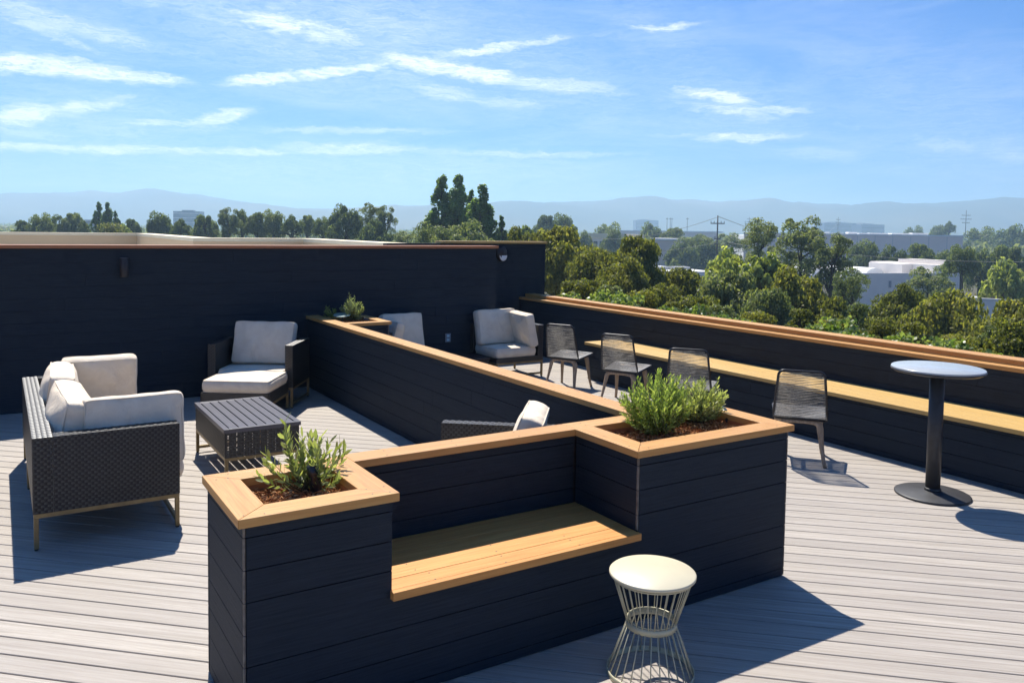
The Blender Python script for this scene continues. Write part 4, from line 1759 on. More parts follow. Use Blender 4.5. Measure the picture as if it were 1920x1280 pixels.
PROTO = {}
for kd in ('round', 'gum', 'oak', 'poplar', 'bright', 'bush'):
    PROTO[kd] = [make_tree(kd, 100 + 7 * s + len(kd)) for s in range(3 if kd in ('round', 'gum', 'oak') else 2)]
NAME = {'round': 'round_tree', 'gum': 'ragged_tree', 'oak': 'dark_tree', 'poplar': 'poplar_tree', 'bright': 'broadleaf_tree', 'bush': 'bush'}
rt = random.Random(11)
NT_ = [0]


def tree(kind, px, top, w, D, label, base=None, group=None, mat=None, cat='tree'):
    """tree whose crown is w photo pixels wide and whose top shows at (px, top), standing D metres off"""
    p = at(px, top, D)
    z0 = GROUND if base is None else base
    NT_[0] += 1
    cm, ext, lo_, hi_, sel = PROTO[kind][NT_[0] % len(PROTO[kind])]
    wid = w * D / FPX
    sc_ = wid / ext
    tall = {'round': .92, 'gum': 1.55, 'oak': .95, 'poplar': 3.0, 'bright': .95, 'bush': .85}[kind] * rt.uniform(.92, 1.12)
    ch = min(wid * tall, (p[2] - z0) * .97)            # crown height
    sz = ch / (hi_ - lo_)
    zo = p[2] - z0 - ch - lo_ * sz                      # crown origin above the ground
    o = bpy.data.objects.new(NAME[kind], None)
    COL.objects.link(o)
    o.location = (p[0], p[1], z0)
    o.rotation_euler = (0, 0, rt.uniform(0, 6.28))
    tag(o, label, cat, group)
    rnd = np.random.RandomState(NT_[0])
    mb = MB()
    H_ = p[2] - z0
    zc = zo + (lo_ + .25 * (hi_ - lo_)) * sz
    r0 = .018 * H_ + .012 * wid
    k1, k2 = rnd.normal(0, .03, 2) * H_ * .3, rnd.normal(0, .03, 2) * H_ * .3
    trunk = [np.array((0, 0, 0)), np.array((k1[0], k1[1], zc * .5)), np.array((k2[0], k2[1], zc)), np.array((k2[0] * .5, k2[1] * .5, zo + (lo_ + .8 * (hi_ - lo_)) * sz))]
    mb.tube(trunk, [r0 * 1.2, r0, r0 * .8, r0 * .2], 8)
    for c in sel:
        e = np.array((c[0] * sc_, c[1] * sc_, zo + c[2] * sz))
        q = rnd.uniform(.1, .85)
        s0 = trunk[2] * (1 - q) + trunk[3] * q if e[2] > zc + .3 * ch else trunk[1] * (1 - q) * .4 + trunk[2] * (1 - (1 - q) * .4)
        if s0[2] > e[2]:
            s0 = trunk[1] * .15 + trunk[2] * .85
        m = s0 * .5 + e * .5 + np.array((0, 0, -.05 * ch))
        mb.tube([s0, m, e], [r0 * .4, r0 * .26, r0 * .08], 5, caps=False)
    a = mb.build('trunk', 'bark', o, False)
    b = bpy.data.objects.new('crown', cm)
    COL.objects.link(b)
    b.parent = o
    b.location = (0, 0, zo)
    b.scale = (sc_, sc_ * rt.uniform(.92, 1.1), sz)
    if mat:
        b.material_slots[0].link = 'OBJECT'
        b.material_slots[0].material = MAT[mat]
    return o


G1, G2, G3, G4 = 'trees close beyond the parapet', 'trees in the middle distance', 'row of trees beyond the tan roof', 'bushes below the parapet'
near = [
    ('round', 1045, 428, 128, 44, 'tall olive tree with bare stems right beside the end of the set back wall'),
    ('round', 975, 428, 80, 50, 'olive topped tree just showing above the cap of the set back wall'),
    ('round', 1112, 470, 98, 40, 'olive tree second to the right of the set back wall, with a lower rounded head'),
    ('round', 1196, 446, 106, 42, 'tallest dense olive tree left of the pale skylight roof'),
    ('round', 1172, 484, 90, 37, 'olive tree leaning in front of the tallest dense olive tree'),
    ('round', 1284, 505, 92, 42, 'olive tree in front of the pale roof with skylights'),
    ('round', 1372, 513, 150, 38, 'broad brownish tree in front of the brightest leafy tree'),
    ('round', 1487, 503, 140, 40, 'large domed dark olive tree below the two ragged trees'),
    ('round', 1440, 545, 100, 34, 'low brownish tree between the broad brownish tree and the domed dark one'),
    ('round', 1560, 560, 100, 38, 'olive tree to the right of the large domed dark tree'),
    ('round', 1692, 535, 100, 42, 'rounded olive tree below the flat topped pale building'),
    ('round', 1775, 551, 165, 38, 'widest olive tree to the left of the low pale wall'),
    ('round', 1912, 566, 130, 33, 'olive tree cut by the right edge of the photo'),
    ('bright', 1362, 470, 105, 56, 'brightest broad leaved green tree beyond the middle of the parapet'),
    ('bright', 1432, 478, 90, 54, 'second broad leaved green tree just right of the brightest one'),
    ('gum', 1424, 411, 84, 92, 'ragged grey green tree with pointed top left of the taller ragged one'),
    ('gum', 1503, 409, 96, 84, 'tallest ragged grey tree in front of the long mauve building'),
    ('gum', 1562, 440, 92, 80, 'ragged brownish tree at the left end of the flat topped pale building'),
    ('gum', 1600, 505, 90, 62, 'grey green tree drooping over the left corner of the flat topped pale building'),
    ('gum', 1742, 500, 84, 100, 'small grey tree standing in front of the flat topped pale building'),
    ('oak', 1806, 462, 60, 118, 'dark narrow tree at the right end of the flat topped pale building'),
    ('bright', 1884, 488, 76, 100, 'light green broad leaved tree near the right edge, above the low pale wall'),
    ('gum', 1330, 560, 90, 36, 'thin brownish tree under the broad brownish tree'),
    ('round', 1240, 535, 80, 38, 'short olive tree under the gap left of the pale skylight roof'),
]
for k, dta in enumerate(near):
    tree(*dta, group=G1, mat=('leaf_gum' if k in (6, 8, 22) else None))
bush_spots = [(1068, 528, 60, 27), (1100, 524, 74, 26), (1145, 536, 72, 25), (1205, 545, 70, 24), (1262, 566, 60, 23), (1300, 556, 78, 24), (1352, 573, 80, 22), (1420, 585, 76, 22), (1500, 580, 86, 22), (1560, 598, 70, 21),
              (1608, 570, 90, 24), (1650, 596, 74, 21), (1712, 606, 84, 20), (1800, 628, 80, 19), (1862, 612, 66, 21), (1905, 600, 90, 20)]
for k, (px, top, w, D) in enumerate(bush_spots):
    lab = 'olive bush below the parapet, number %d counted from the set back wall' % (k + 1)
    ordn = ['first', 'second', 'third', 'fourth', 'fifth', 'sixth', 'seventh', 'eighth', 'ninth', 'tenth', 'eleventh', 'twelfth', 'thirteenth', 'fourteenth', 'fifteenth', 'last']
    lab = 'low olive bush just past the parapet, %s along from the set back wall' % ordn[k]
    tree('bush', px, top, w, D, lab, base=-5.5, group=G4, mat=('leaf_gum' if k % 4 == 2 else None), cat='bush')

mid = [
    ('oak', 1025, 404, 44, 230, 'hazy grey tree, left of the pair above the olive crown by the set back wall'),
    ('oak', 1058, 402, 46, 235, 'hazy grey tree, right of the pair above the olive crown by the set back wall'),
    ('oak', 1097, 434, 40, 240, 'hazy tree left of the beige low rise'),
    ('oak', 1152, 432, 50, 240, 'dark hazy tree in front of the beige low rise'),
    ('oak', 1140, 420, 60, 330, 'pale green hazy tree above the beige low rise'),
    ('oak', 1222, 420, 66, 300, 'pale hazy tree above the tallest dense olive tree'),
    ('oak', 1262, 428, 56, 270, 'blue green hazy tree left of the cross arm pole'),
    ('gum', 1210, 445, 50, 232, 'grey tree behind the tallest dense olive tree'),
    ('gum', 1300, 440, 70, 236, 'reddish grey tree left of the cross arm pole'),
    ('gum', 1372, 438, 64, 236, 'reddish grey tree just right of the cross arm pole'),
    ('gum', 1330, 444, 50, 232, 'small greyish tree at the foot of the cross arm pole'),
    ('oak', 1280, 456, 60, 228, 'low dark tree behind the pale skylight roof, left part'),
    ('oak', 1325, 455, 60, 230, 'low dark tree behind the pale skylight roof, right part'),
    ('oak', 1622, 452, 62, 170, 'rounded tree left in the row under the long mauve building'),
    ('oak', 1676, 462, 60, 165, 'second tree in the row under the long mauve building'),
    ('oak', 1726, 458, 56, 168, 'third tree in the row under the long mauve building'),
    ('oak', 1776, 468, 54, 160, 'fourth tree in the row under the long mauve building'),
    ('oak', 1838, 470, 64, 150, 'tree between the dark narrow tree and the right edge row'),
    ('oak', 1890, 462, 80, 150, 'broad dark tree at the right edge behind the light green one'),
    ('oak', 1840, 428, 70, 420, 'pale tree right of the lattice mast'),
    ('oak', 1895, 424, 80, 400, 'pale tree clump at the far right under the hills'),
    ('oak', 1762, 424, 60, 480, 'hazy tree left of the lattice mast'),
    ('oak', 1715, 426, 46, 520, 'hazy tree above the roof of the long mauve building'),
    ('oak', 1780, 415, 20, 460, 'flat topped dark tree just left of the lattice mast'),
]
for dta in mid:
    tree(*dta, group=G2)
left = [
    ('oak', 43, 414, 40, 150, 'small dark tree above the tan roof, leftmost of the row'),
    ('oak', 77, 402, 50, 150, 'round dark tree second in the row above the tan roof'),
    ('oak', 112, 404, 42, 155, 'dark tree third in the row above the tan roof'),
    ('oak', 138, 400, 44, 155, 'peaked dark tree left of the two small poplars'),
    ('poplar', 185, 380, 24, 150, 'dark small poplar, left of the two above the tan roof'),
    ('poplar', 200, 381, 28, 148, 'light small poplar, right of the two above the tan roof'),
    ('poplar', 216, 396, 16, 146, 'shortest poplar beside the two small poplars'),
    ('bush', 205, 419, 56, 120, 'olive bush at the foot of the small poplars'),
    ('bright', 232, 421, 34, 125, 'light green tree at the foot of the small poplars'),
    ('oak', 247, 411, 30, 150, 'small dark tree between the poplars and the blue office block'),
    ('oak', 302, 399, 52, 150, 'dark tree touching the left side of the blue office block'),
    ('oak', 338, 411, 32, 145, 'low dark tree in front of the blue office block'),
    ('oak', 384, 404, 48, 150, 'tree just right of the blue office block'),
    ('gum', 428, 390, 44, 145, 'tall dense tree left of centre in the row above the tan roof'),
    ('oak', 452, 395, 46, 150, 'tree right behind the tall dense tree of the row'),
    ('oak', 482, 399, 40, 148, 'small tree in the middle of the row above the tan roof'),
    ('oak', 513, 396, 50, 148, 'brownish tree in the middle of the row above the tan roof'),
    ('oak', 547, 404, 40, 146, 'lower tree right of the brownish one in the row'),
    ('oak', 577, 404, 34, 150, 'dark tree left of the large spreading tree'),
    ('oak', 604, 408, 36, 140, 'tree touching the left of the large spreading tree'),
    ('oak', 648, 386, 70, 135, 'large spreading tree at the right end of the row above the tan roof'),
    ('gum', 693, 381, 38, 135, 'tree with a tufted top right of the large spreading tree'),
    ('gum', 722, 386, 40, 132, 'tree with two tufts at the right end of the row'),
    ('oak', 700, 412, 70, 128, 'low dark tree below the tufted trees'),
    ('poplar', 829, 334, 74, 98, 'left of the two tallest poplars above the dark wall'),
    ('poplar', 856, 331, 70, 98, 'right of the two tallest poplars above the dark wall'),
    ('poplar', 884, 358, 36, 96, 'shorter poplar between the tallest pair and the single pointed one'),
    ('poplar', 907, 350, 66, 92, 'single pointed poplar near the end of the dark wall'),
    ('poplar', 940, 406, 30, 92, 'smallest poplar right of the single pointed one'),
    ('gum', 800, 418, 84, 84, 'grey scrubby tree at the foot of the tallest poplars, left'),
    ('gum', 868, 416, 100, 82, 'grey scrubby tree at the foot of the tallest poplars, right'),
    ('gum', 840, 428, 70, 80, 'lower grey scrubby tree in front of the tallest poplars'),
    ('gum', 760, 434, 50, 110, 'low grey tree left of the tallest poplars'),
    ('bright', 985, 424, 36, 110, 'yellow green tree peeping over the set back wall'),
]
for dta in left:
    tree(*dta, group=G3, mat=('leaf_gum' if dta[1] in (513, 868, 800) else None))


def climbers():
    rnd = np.random.RandomState(77)
    mats = 'leaf_hedge'
    spots = [(8.45, 8.25), (8.1, 6.8), (7.95, 5.95), (8.1, 5.1), (7.9, 3.7), (8.0, 2.7), (7.95, 1.95), (7.9, 1.2), (8.3, 3.2), (8.3, 7.5), (7.95, 4.45), (7.95, 7.3), (7.85, .5), (7.9, 3.2), (7.9, 5.5)]
    names = ['by the set back wall', 'second from the set back wall', 'third from the set back wall', 'fourth from the set back wall', 'behind the nearest rope chair', 'left of the round table top', 'behind the left of the round table top', 'nearest the right edge',
             'further out behind the nearest rope chair', 'set further out near the set back wall', 'between the third and nearest rope chairs', 'just inside the second one', 'right of the table top', 'close above the nearest rope chair', 'between the third and fourth ones']
    for (x, y), nm in zip(spots, names):
        h = 1.0 + rnd.uniform(-.2, .13)
        o = thing('hedge_shrub', 'bright broad leaved shrub over the parapet, ' + nm, 'shrub', (x, y, -4.0), 0, 'bright shrubs over the parapet')
        cl = []
        for k in range(20):
            d = rnd.normal(size=3) * np.array((.16, .34, .2))
            cl.append((np.array((d[0], d[1], h + 4.0 - .25 + d[2] * .6)), (.13, .15, .13)))
        P, N = crown_points(rnd, cl, 55, shell=.55)
        P = P[P[:, 2] < 4.0 + h + .12]
        N = unit(rnd.normal(size=P.shape) + np.array((0, 0, 1.0)))
        A, B = leaf_axes(rnd, N, .029, .75, .3)
        me = quads_mesh('shrub_foliage', P, A, B, mats)
        c = bpy.data.objects.new('foliage', me); COL.objects.link(c); c.parent = o
        mb = MB()
        for k in range(5):
            e = cl[k][0]
            mb.tube([np.array((0, 0, -5.5)), np.array((.1 * (k - 2), .06 * k, 2.4)), e], [.03, .02, .006], 6)
        mb.build('stem', 'bark', o, False)


climbers()


def far_woods():
    rnd = np.random.RandomState(5)
    P_, N_, S_ = [], [], []
    cnt = 0
    while cnt < 5200:
        px = rnd.uniform(-150, 2100)
        D = 330 * (2150 / 330) ** rnd.rand()
        if px > 1090 and px < 1850 and D < 420 and rnd.rand() < .8:
            continue
        if px < 1080 and D < 380 and rnd.rand() < .6:
            continue
        hgt = rnd.uniform(5.0, 10.5) * (1.12 if D > 900 else 1)
        p = at(px, 430, D)
        n = 46 if D < 800 else (26 if D < 1500 else 15)
        d = unit(rnd.normal(size=(n, 3)))
        d[:, 2] = np.abs(d[:, 2]) * 1.1 - .35
        w = hgt * rnd.uniform(.38, .62)
        lob = 1 + .28 * np.sin(d[:, 0] * 5 + cnt) * np.cos(d[:, 1] * 4 + cnt * 2)
        q = np.array((p[0], p[1], GROUND + hgt * .55)) + d * np.array((w, w, hgt * .45)) * (rnd.uniform(.7, 1.0, n) * lob)[:, None]
        P_.append(q)
        N_.append(d)
        S_.append(np.full(n, hgt * (.115 if D < 800 else .16 if D < 1500 else .21)))
        cnt += 1
    P, N, S = np.concatenate(P_), np.concatenate(N_), np.concatenate(S_)
    A, B = leaf_axes(rnd, N, 1.0, .75, .1)
    me = quads_mesh('far_woodland', P.astype(np.float32), A * S[:, None], B * S[:, None], 'leaf_far')
    o = bpy.data.objects.new('far_woodland', me)
    COL.objects.link(o)
    tag(o, kind='stuff')


far_woods()


# ------------------------------------------------------------------ buildings, poles, cars
def bldg_frame(px0, px1, D0, D1=None):
    """horizontal frame of a facade running between two photo columns"""
    a = at(px0, 440, D0)[:2]
    b = at(px1, 440, D1 or D0)[:2]
    L = np.linalg.norm(b - a)
    d = (b - a) / L
    n = np.array((-d[1], d[0]))          # away from us
    return a, d, n, L


def zat(px, py, D):
    return at(px, py, D)[2]


class Bld:
    def __init__(self, name, label, px0, px1, D0, D1=None, cat='building', group=None):
        self.a, self.d, self.n, self.L = bldg_frame(px0, px1, D0, D1)
        self.t = thing(name, label, cat, (*(self.a + self.d * self.L / 2), GROUND), 0, group)

    def block(self, nm, m, u0, u1, w0, w1, z0, z1):
        mb = MB()
        c = self.a + self.d * (u0 + u1) / 2 + self.n * (w0 + w1) / 2
        mb.obox((c[0], c[1], (z0 + z1) / 2), (*self.d, 0), (*self.n, 0), (0, 0, 1), (u1 - u0) / 2, (w1 - w0) / 2, (z1 - z0) / 2)
        return mb.build(nm, m, self.t)


# flat roofed pale building with a taller block at its right end
b = Bld('pale_building', 'flat topped pale building with a taller block at its right end', 1588, 1795, 122, 128)
z1 = zat(1650, 512, 124)
L = b.L
b.block('wall', 'white_wall', 0, L * .79, 0, .3, GROUND, z1)
b.block('roof', 'white_roof', 0, L * .79, .301, 26, z1 - 1.2, z1 - .75)
b.block('rear_parapet', 'white_wall', -L * .05, L * .8, 26.01, 26.4, GROUND, z1 + .55)
b.block('tower', 'white_wall', L * .795, L, -1.2, 14, GROUND, zat(1765, 498, 124))
b.block('tower_cap', 'white_wall', L * .86, L * .995, -.9, 9, zat(1765, 498, 124) + .01, zat(1765, 490, 124))
b.block('link_wall', 'white_wall', L * .70, L * .794, 4.5, 12, z1 - .7, zat(1725, 496, 130))
b.block('band', 'grey_wall', L * .795, L * 1.001, -1.26, -1.201, zat(1765, 511, 124), zat(1765, 509, 124))
for q in (.10, .36, .6):
    u = L * q
    mb = MB()
    c = b.a + b.d * u + b.n * 8
    V, F = [], []
    for i in range(7):
        for j in range(2):
            th = PI * i / 6
            p = c + b.d * (-1.9 * math.cos(th)) + b.n * (j * 12)
            V.append((p[0], p[1], z1 - .75 + 1.15 * math.sin(th)))
    for i in range(6):
        F.append((2 * i, 2 * i + 2, 2 * i + 3, 2 * i + 1))
    F += [tuple(range(0, 14, 2)), tuple(range(13, 0, -2))]
    mb.add(V, F)
    mb.build('roof_vault', 'white_roof', b.t)
b.block('wall_lamp', 'grey_wall', L * .385, L * .398, -.25, -.001, z1 - 2.2, z1 - 1.2)

# low pale wall building at the right
b = Bld('low_building', 'low pale windowless building behind the widest olive tree', 1805, 1932, 100, 96)
zt_ = zat(1860, 563, 98)
b.block('wall', 'white_wall', 0, b.L, 0, .3, GROUND, zt_)
b.block('roof', 'roof_mem', 0, b.L, .301, 12, GROUND, zt_ - .4)
b.block('coping', 'white_roof', -.02, b.L + .02, -.06, .36, zt_ + .002, zt_ + .16)

# pale roof with skylights
b = Bld('warehouse', 'low warehouse showing only its pale roof with skylights', 1205, 1372, 128, 132)
zr = zat(1290, 510, 130)
b.block('wall', 'white_wall', 0, b.L, 0, .4, GROUND, zr + .05)
b.block('roof', 'white_roof', 0, b.L, .401, 78, GROUND + .1, zr - .2)
b.block('rear_parapet', 'grey_wall', -3, b.L + 3, 78.01, 78.5, GROUND, zr + 1.5)
rr = random.Random(3)
for i in range(4):
    for j in range(4):
        u, w = b.L * (.12 + .24 * i), 12 + 17 * j
        b.block('skylight', 'grey_wall', u - 1.5, u + 1.5, w, w + 2.2, zr - .199, zr + .25)
for i in range(3):
    u = b.L * (.25 + .25 * i)
    b.block('vent_unit', 'white_roof', u - 1.2, u + 1.4, 66 + 2 * i, 69 + 2 * i, zr - .199, zr + 1.0)

# long mauve building
b = Bld('long_building', 'long low mauve building with a white roof edge at the right', 1395, 1806, 300, 285)
zt_ = zat(1700, 442.5, 290)
b.block('wall', 'mauve_wall', 0, b.L, 0, .5, GROUND, zt_)
b.block('roof', 'white_roof', 0, b.L, .501, 90, GROUND, zt_ - .6)
b.block('coping', 'white_roof', -.2, b.L + .2, -.15, .7, zt_ + .01, zt_ + .5)
for k in range(9):
    u = b.L * (.33 + .07 * k)
    b.block('roof_unit', 'white_roof', u, u + rr.uniform(3, 7), 20 + 6 * (k % 3), 26 + 6 * (k % 3), zt_ - .599, zt_ + rr.uniform(.7, 1.3))
for k in range(12):
    b.block('wall_joint', 'grey_wall', b.L * (.05 + .08 * k), b.L * (.05 + .08 * k) + .12, -.03, -.001, GROUND, zt_ - .2)

b = Bld('flat_building', 'distant flat roofed white building left of the cross arm pole', 1145, 1345, 520, 500)
zt_ = zat(1300, 433.5, 510)
b.block('wall', 'mauve_wall', 0, b.L, 0, .5, GROUND, zt_ - .8)
b.block('roof', 'white_roof', -.3, b.L + .3, -.3, 60, zt_ - .79, zt_)

# beige low rise with windows
b = Bld('low_rise', 'beige two storey building with pale framed windows among hazy trees', 1098, 1172, 262, 255)
zt_ = zat(1130, 446, 258)
L = b.L
b.block('wall', 'white_wall', 0, L, 0, 14, GROUND, zt_)
b.block('fascia', 'stucco_cap', -.4, L + .4, -.4, -.01, zt_ - .2, zt_ + 1.4)
b.block('roof', 'stucco_cap', -.4, L + .4, -.005, 14.4, zt_ + .01, zt_ + 1.2)
for fl in range(2):
    for k in range(6):
        u = L * (.05 + .16 * k)
        zz = zt_ - 3.0 - 3.3 * fl
        b.block('window', 'dark_glass', u, u + L * .10, -.08, -.001, zz, zz + 1.9)
b = Bld('annex', 'small grey hipped building right of the beige low rise', 1212, 1262, 250, 246)
zt_ = zat(1240, 447, 248)
b.block('wall', 'mauve_wall', 0, b.L, 0, 12, GROUND, zt_ - .6)
b.block('roof', 'white_roof', -.5, b.L + .5, -.5, 12.5, zt_ - .59, zt_)
b = Bld('shed', 'small white roofed shed far beyond the tan roof', 150, 174, 420, 415)
zt_ = zat(162, 412, 418)
b.block('wall', 'grey_wall', 0, b.L, 0, 8, GROUND, zt_ - .6)
b.block('roof', 'white_roof', -.4, b.L + .4, -.4, 8.4, zt_ - .59, zt_)

# blue grey office block on the left horizon
b = Bld('office_block', 'blue grey office block on the left horizon', 325, 375, 900, 905)
zt_ = zat(350, 396, 900)
b.block('wall', 'blue_glass', 0, b.L, 0, 26, GROUND, zt_)
b.block('plant_room', 'blue_glass', b.L * .28, b.L * .72, 6, 18, zt_ + .01, zt_ + 1.3)
for k in range(5):
    z = GROUND + 5.0 * k + 4
    b.block('floor_band', 'grey_wall', -.02, b.L + .02, -.12, -.001, z, z + .9)

for (p0, p1, yt, D, lab) in ((1545, 1622, 418, 1500, 'left part of the hazy flat block on the right horizon'), (1615, 1658, 421, 1400, 'right lower part of the hazy flat block on the right horizon'), (1192, 1234, 413, 1700, 'hazy flat block under the hills left of the cross arm pole')):
    b = Bld('distant_block', lab, p0, p1, D)
    zt_ = zat((p0 + p1) / 2, yt, D)
    b.block('wall', 'blue_glass', 0, b.L, 0, 40, GROUND, zt_)
    b.block('roof', 'grey_wall', b.L * .1, b.L * .6, 5, 30, zt_ + .01, zt_ + 1.5)
    for k in range(4):
        z = GROUND + (zt_ - GROUND) * (k + .6) / 4.6
        b.block('window_band', 'dark_glass', .5, b.L - .5, -.2, -.001, z, z + 1.6)


def pole(name, label, px, top, D, arms, r=.16, group=None):
    p = at(px, top, D)
    t = thing(name, label, 'utility pole', (p[0], p[1], GROUND), 0, group)
    mb = MB(); mb.tube([(p[0], p[1], GROUND), (p[0], p[1], p[2])], [r * 1.3, r * .7], 8)
    mb.build('shaft', 'pole', t)
    e = RGT * np.array((1, 1, 0)); e /= np.linalg.norm(e)
    for dy, half in arms:
        z = zat(px, top + dy, D)
        w = half * D / FPX
        mb = MB()
        mb.obox((p[0], p[1], z), e, (-e[1], e[0], 0), (0, 0, 1), w, r * .6, r * .6)
        mb.build('cross_arm', 'pole', t)
        for s in (-.95, -.5, .5, .95):
            q = MB(); q.tube([np.array((p[0], p[1], z)) + e * w * s, np.array((p[0], p[1], z + r * 3)) + e * w * s], r * .35, 6)
            q.build('insulator', 'pole', t)
    return p


pole('utility_pole', 'tall wooden cross arm pole right of the pale skylight roof', 1346, 404, 170, ((15, 13), (44, 6), (54, 6)), .17)
for (px, top, D, arms, lab) in ((1812, 394, 620, ((10, 8), (17, 10), (24, 7)), 'largest lattice mast on the right horizon'), (1572, 407, 800, ((5, 4), (10, 5), (15, 3)), 'small mast above the long mauve building'),
                                (1405, 407, 820, ((4, 4), (9, 4)), 'small mast left of the ragged pointed tree'), (1251, 408, 760, ((3, 2),), 'thin pole, left of the close pair'), (1257, 408, 750, ((3, 2),), 'thin pole, first of the close pair'),
                                (1260, 408, 770, ((3, 2),), 'thin pole, second of the close pair'), (1289, 408, 760, ((3, 2),), 'thin pole halfway between the close pair and the cross arm pole'), (1398, 414, 900, ((3, 2),), 'thin pole beside the small mast'),
                                (1528, 412, 700, ((3, 2),), 'thin pole right of the tallest ragged tree'), (741, 413, 230, ((4, 2),), 'thin dark pole right of the tufted trees')):
    pole('mast', lab, px, top, D, arms, .28 if D > 300 else .12, 'masts and poles on the horizon')


def wire(label, a, b, sag, r=.03, m='wire'):
    P = [np.array(a) * (1 - q) + np.array(b) * q - np.array((0, 0, sag * 4 * q * (1 - q))) for q in np.linspace(0, 1, 20)]
    mb = MB()
    mb.tube(P, r, 5)
    tag(mb.build('overhead_wire', m, None), label, 'wire', 'overhead wires')


wire('overhead wire sagging left from the cross arm pole', at(1346, 407, 170), at(1085, 442, 260), 2.5, .04)
wire('overhead wire running right from the cross arm pole', at(1346, 406, 170), at(1572, 416, 800), 10, .06)
wire('lower cable running right from the cross arm pole', at(1346, 449, 170), at(1470, 462, 150), .6, .035)
wire('lower cable running left from the cross arm pole', at(1346, 455, 170), at(1060, 478, 150), .8, .035)
wire('pale cable crossing in front of the row of trees at the right', at(1560, 474, 120), at(1990, 490, 105), .5, .03)


def car(label, px, py, D, paint, rz):
    p = at(px, py, D)
    t = thing('parked_car', label, 'car', (p[0], p[1], GROUND + .02), rz, 'cars in the car park')
    prof = [(-2.2, .45), (-2.15, .8), (-1.6, .92), (-1.05, 1.4), (.55, 1.45), (1.2, .98), (2.05, .82), (2.2, .5), (2.1, .3), (-2.1, .3)]
    V = [(x, s * (.86 if z < 1 else .68), z) for s in (-1, 1) for x, z in prof]
    n = len(prof)
    F = [tuple(range(n)), tuple(range(2 * n - 1, n - 1, -1))] + [(i, n + i, n + (i + 1) % n, (i + 1) % n) for i in range(n)]
    mb = MB(); mb.add(V, F)
    o = mb.build('body', paint, t, False, bevel=.05)
    for nm, pts in (('windscreen', ((1.17, 1.0), (.6, 1.40))), ('rear_window', ((-1.52, .97), (-1.08, 1.36)))):
        (xa, za), (xb, zb) = pts
        mb = MB()
        mb.add([(xa * 1.02, -.7, za), (xa * 1.02, .7, za), (xb * 1.03 + .02, .6, zb + .03), (xb * 1.03 + .02, -.6, zb + .03)], [(0, 1, 2, 3)])
        mb.build(nm, 'dark_glass', t, False)
    for s in (-1, 1):
        mb = MB()
        mb.add([(-1.35, s * .885, .96), (1.0, s * .885, .98), (.45, s * .73, 1.38), (-1.0, s * .73, 1.36)], [(0, 1, 2, 3)])
        mb.build('side_window', 'dark_glass', t, False)
        for x in (-1.35, 1.35):
            mb = MB()
            mb.tube([(x, s * .72, .32), (x, s * .9, .32)], .32, 16)
            mb.build('wheel', 'rubber', t, False)


car('white car parked below the low pale wall, glimpsed between two olive trees', 1868, 604, 80, 'car_white', .5)
car('silver car parked at the foot of the low pale wall, right of the white one', 1884, 598, 88, 'car_grey', .6)


# ================================================================== AIR, SKY, LIGHT
def haze():
    mb = MB()
    mb.box(-4600, 4600, -4600, 4600, GROUND - 1, 190)
    m = bpy.data.materials.new('haze_air')
    m.use_nodes = True
    n = m.node_tree.nodes
    n.remove(n['Principled BSDF'])
    v = n.new('ShaderNodeVolumePrincipled')
    v.inputs['Color'].default_value = (.56, .80, 1, 1)
    v.inputs['Density'].default_value = HAZE
    v.inputs['Anisotropy'].default_value = .38
    m.node_tree.links.new(v.outputs[0], n['Material Output'].inputs['Volume'])
    tag(mb.build('haze', m, None), kind='stuff')


HAZE = .00042
SUNV = np.array((-.158, -.655, -.986))


def azel(px, py):
    d = ray(px, py)
    d = d / np.linalg.norm(d)
    return math.degrees(math.atan2(d[0], d[1])), math.degrees(math.asin(d[2]))


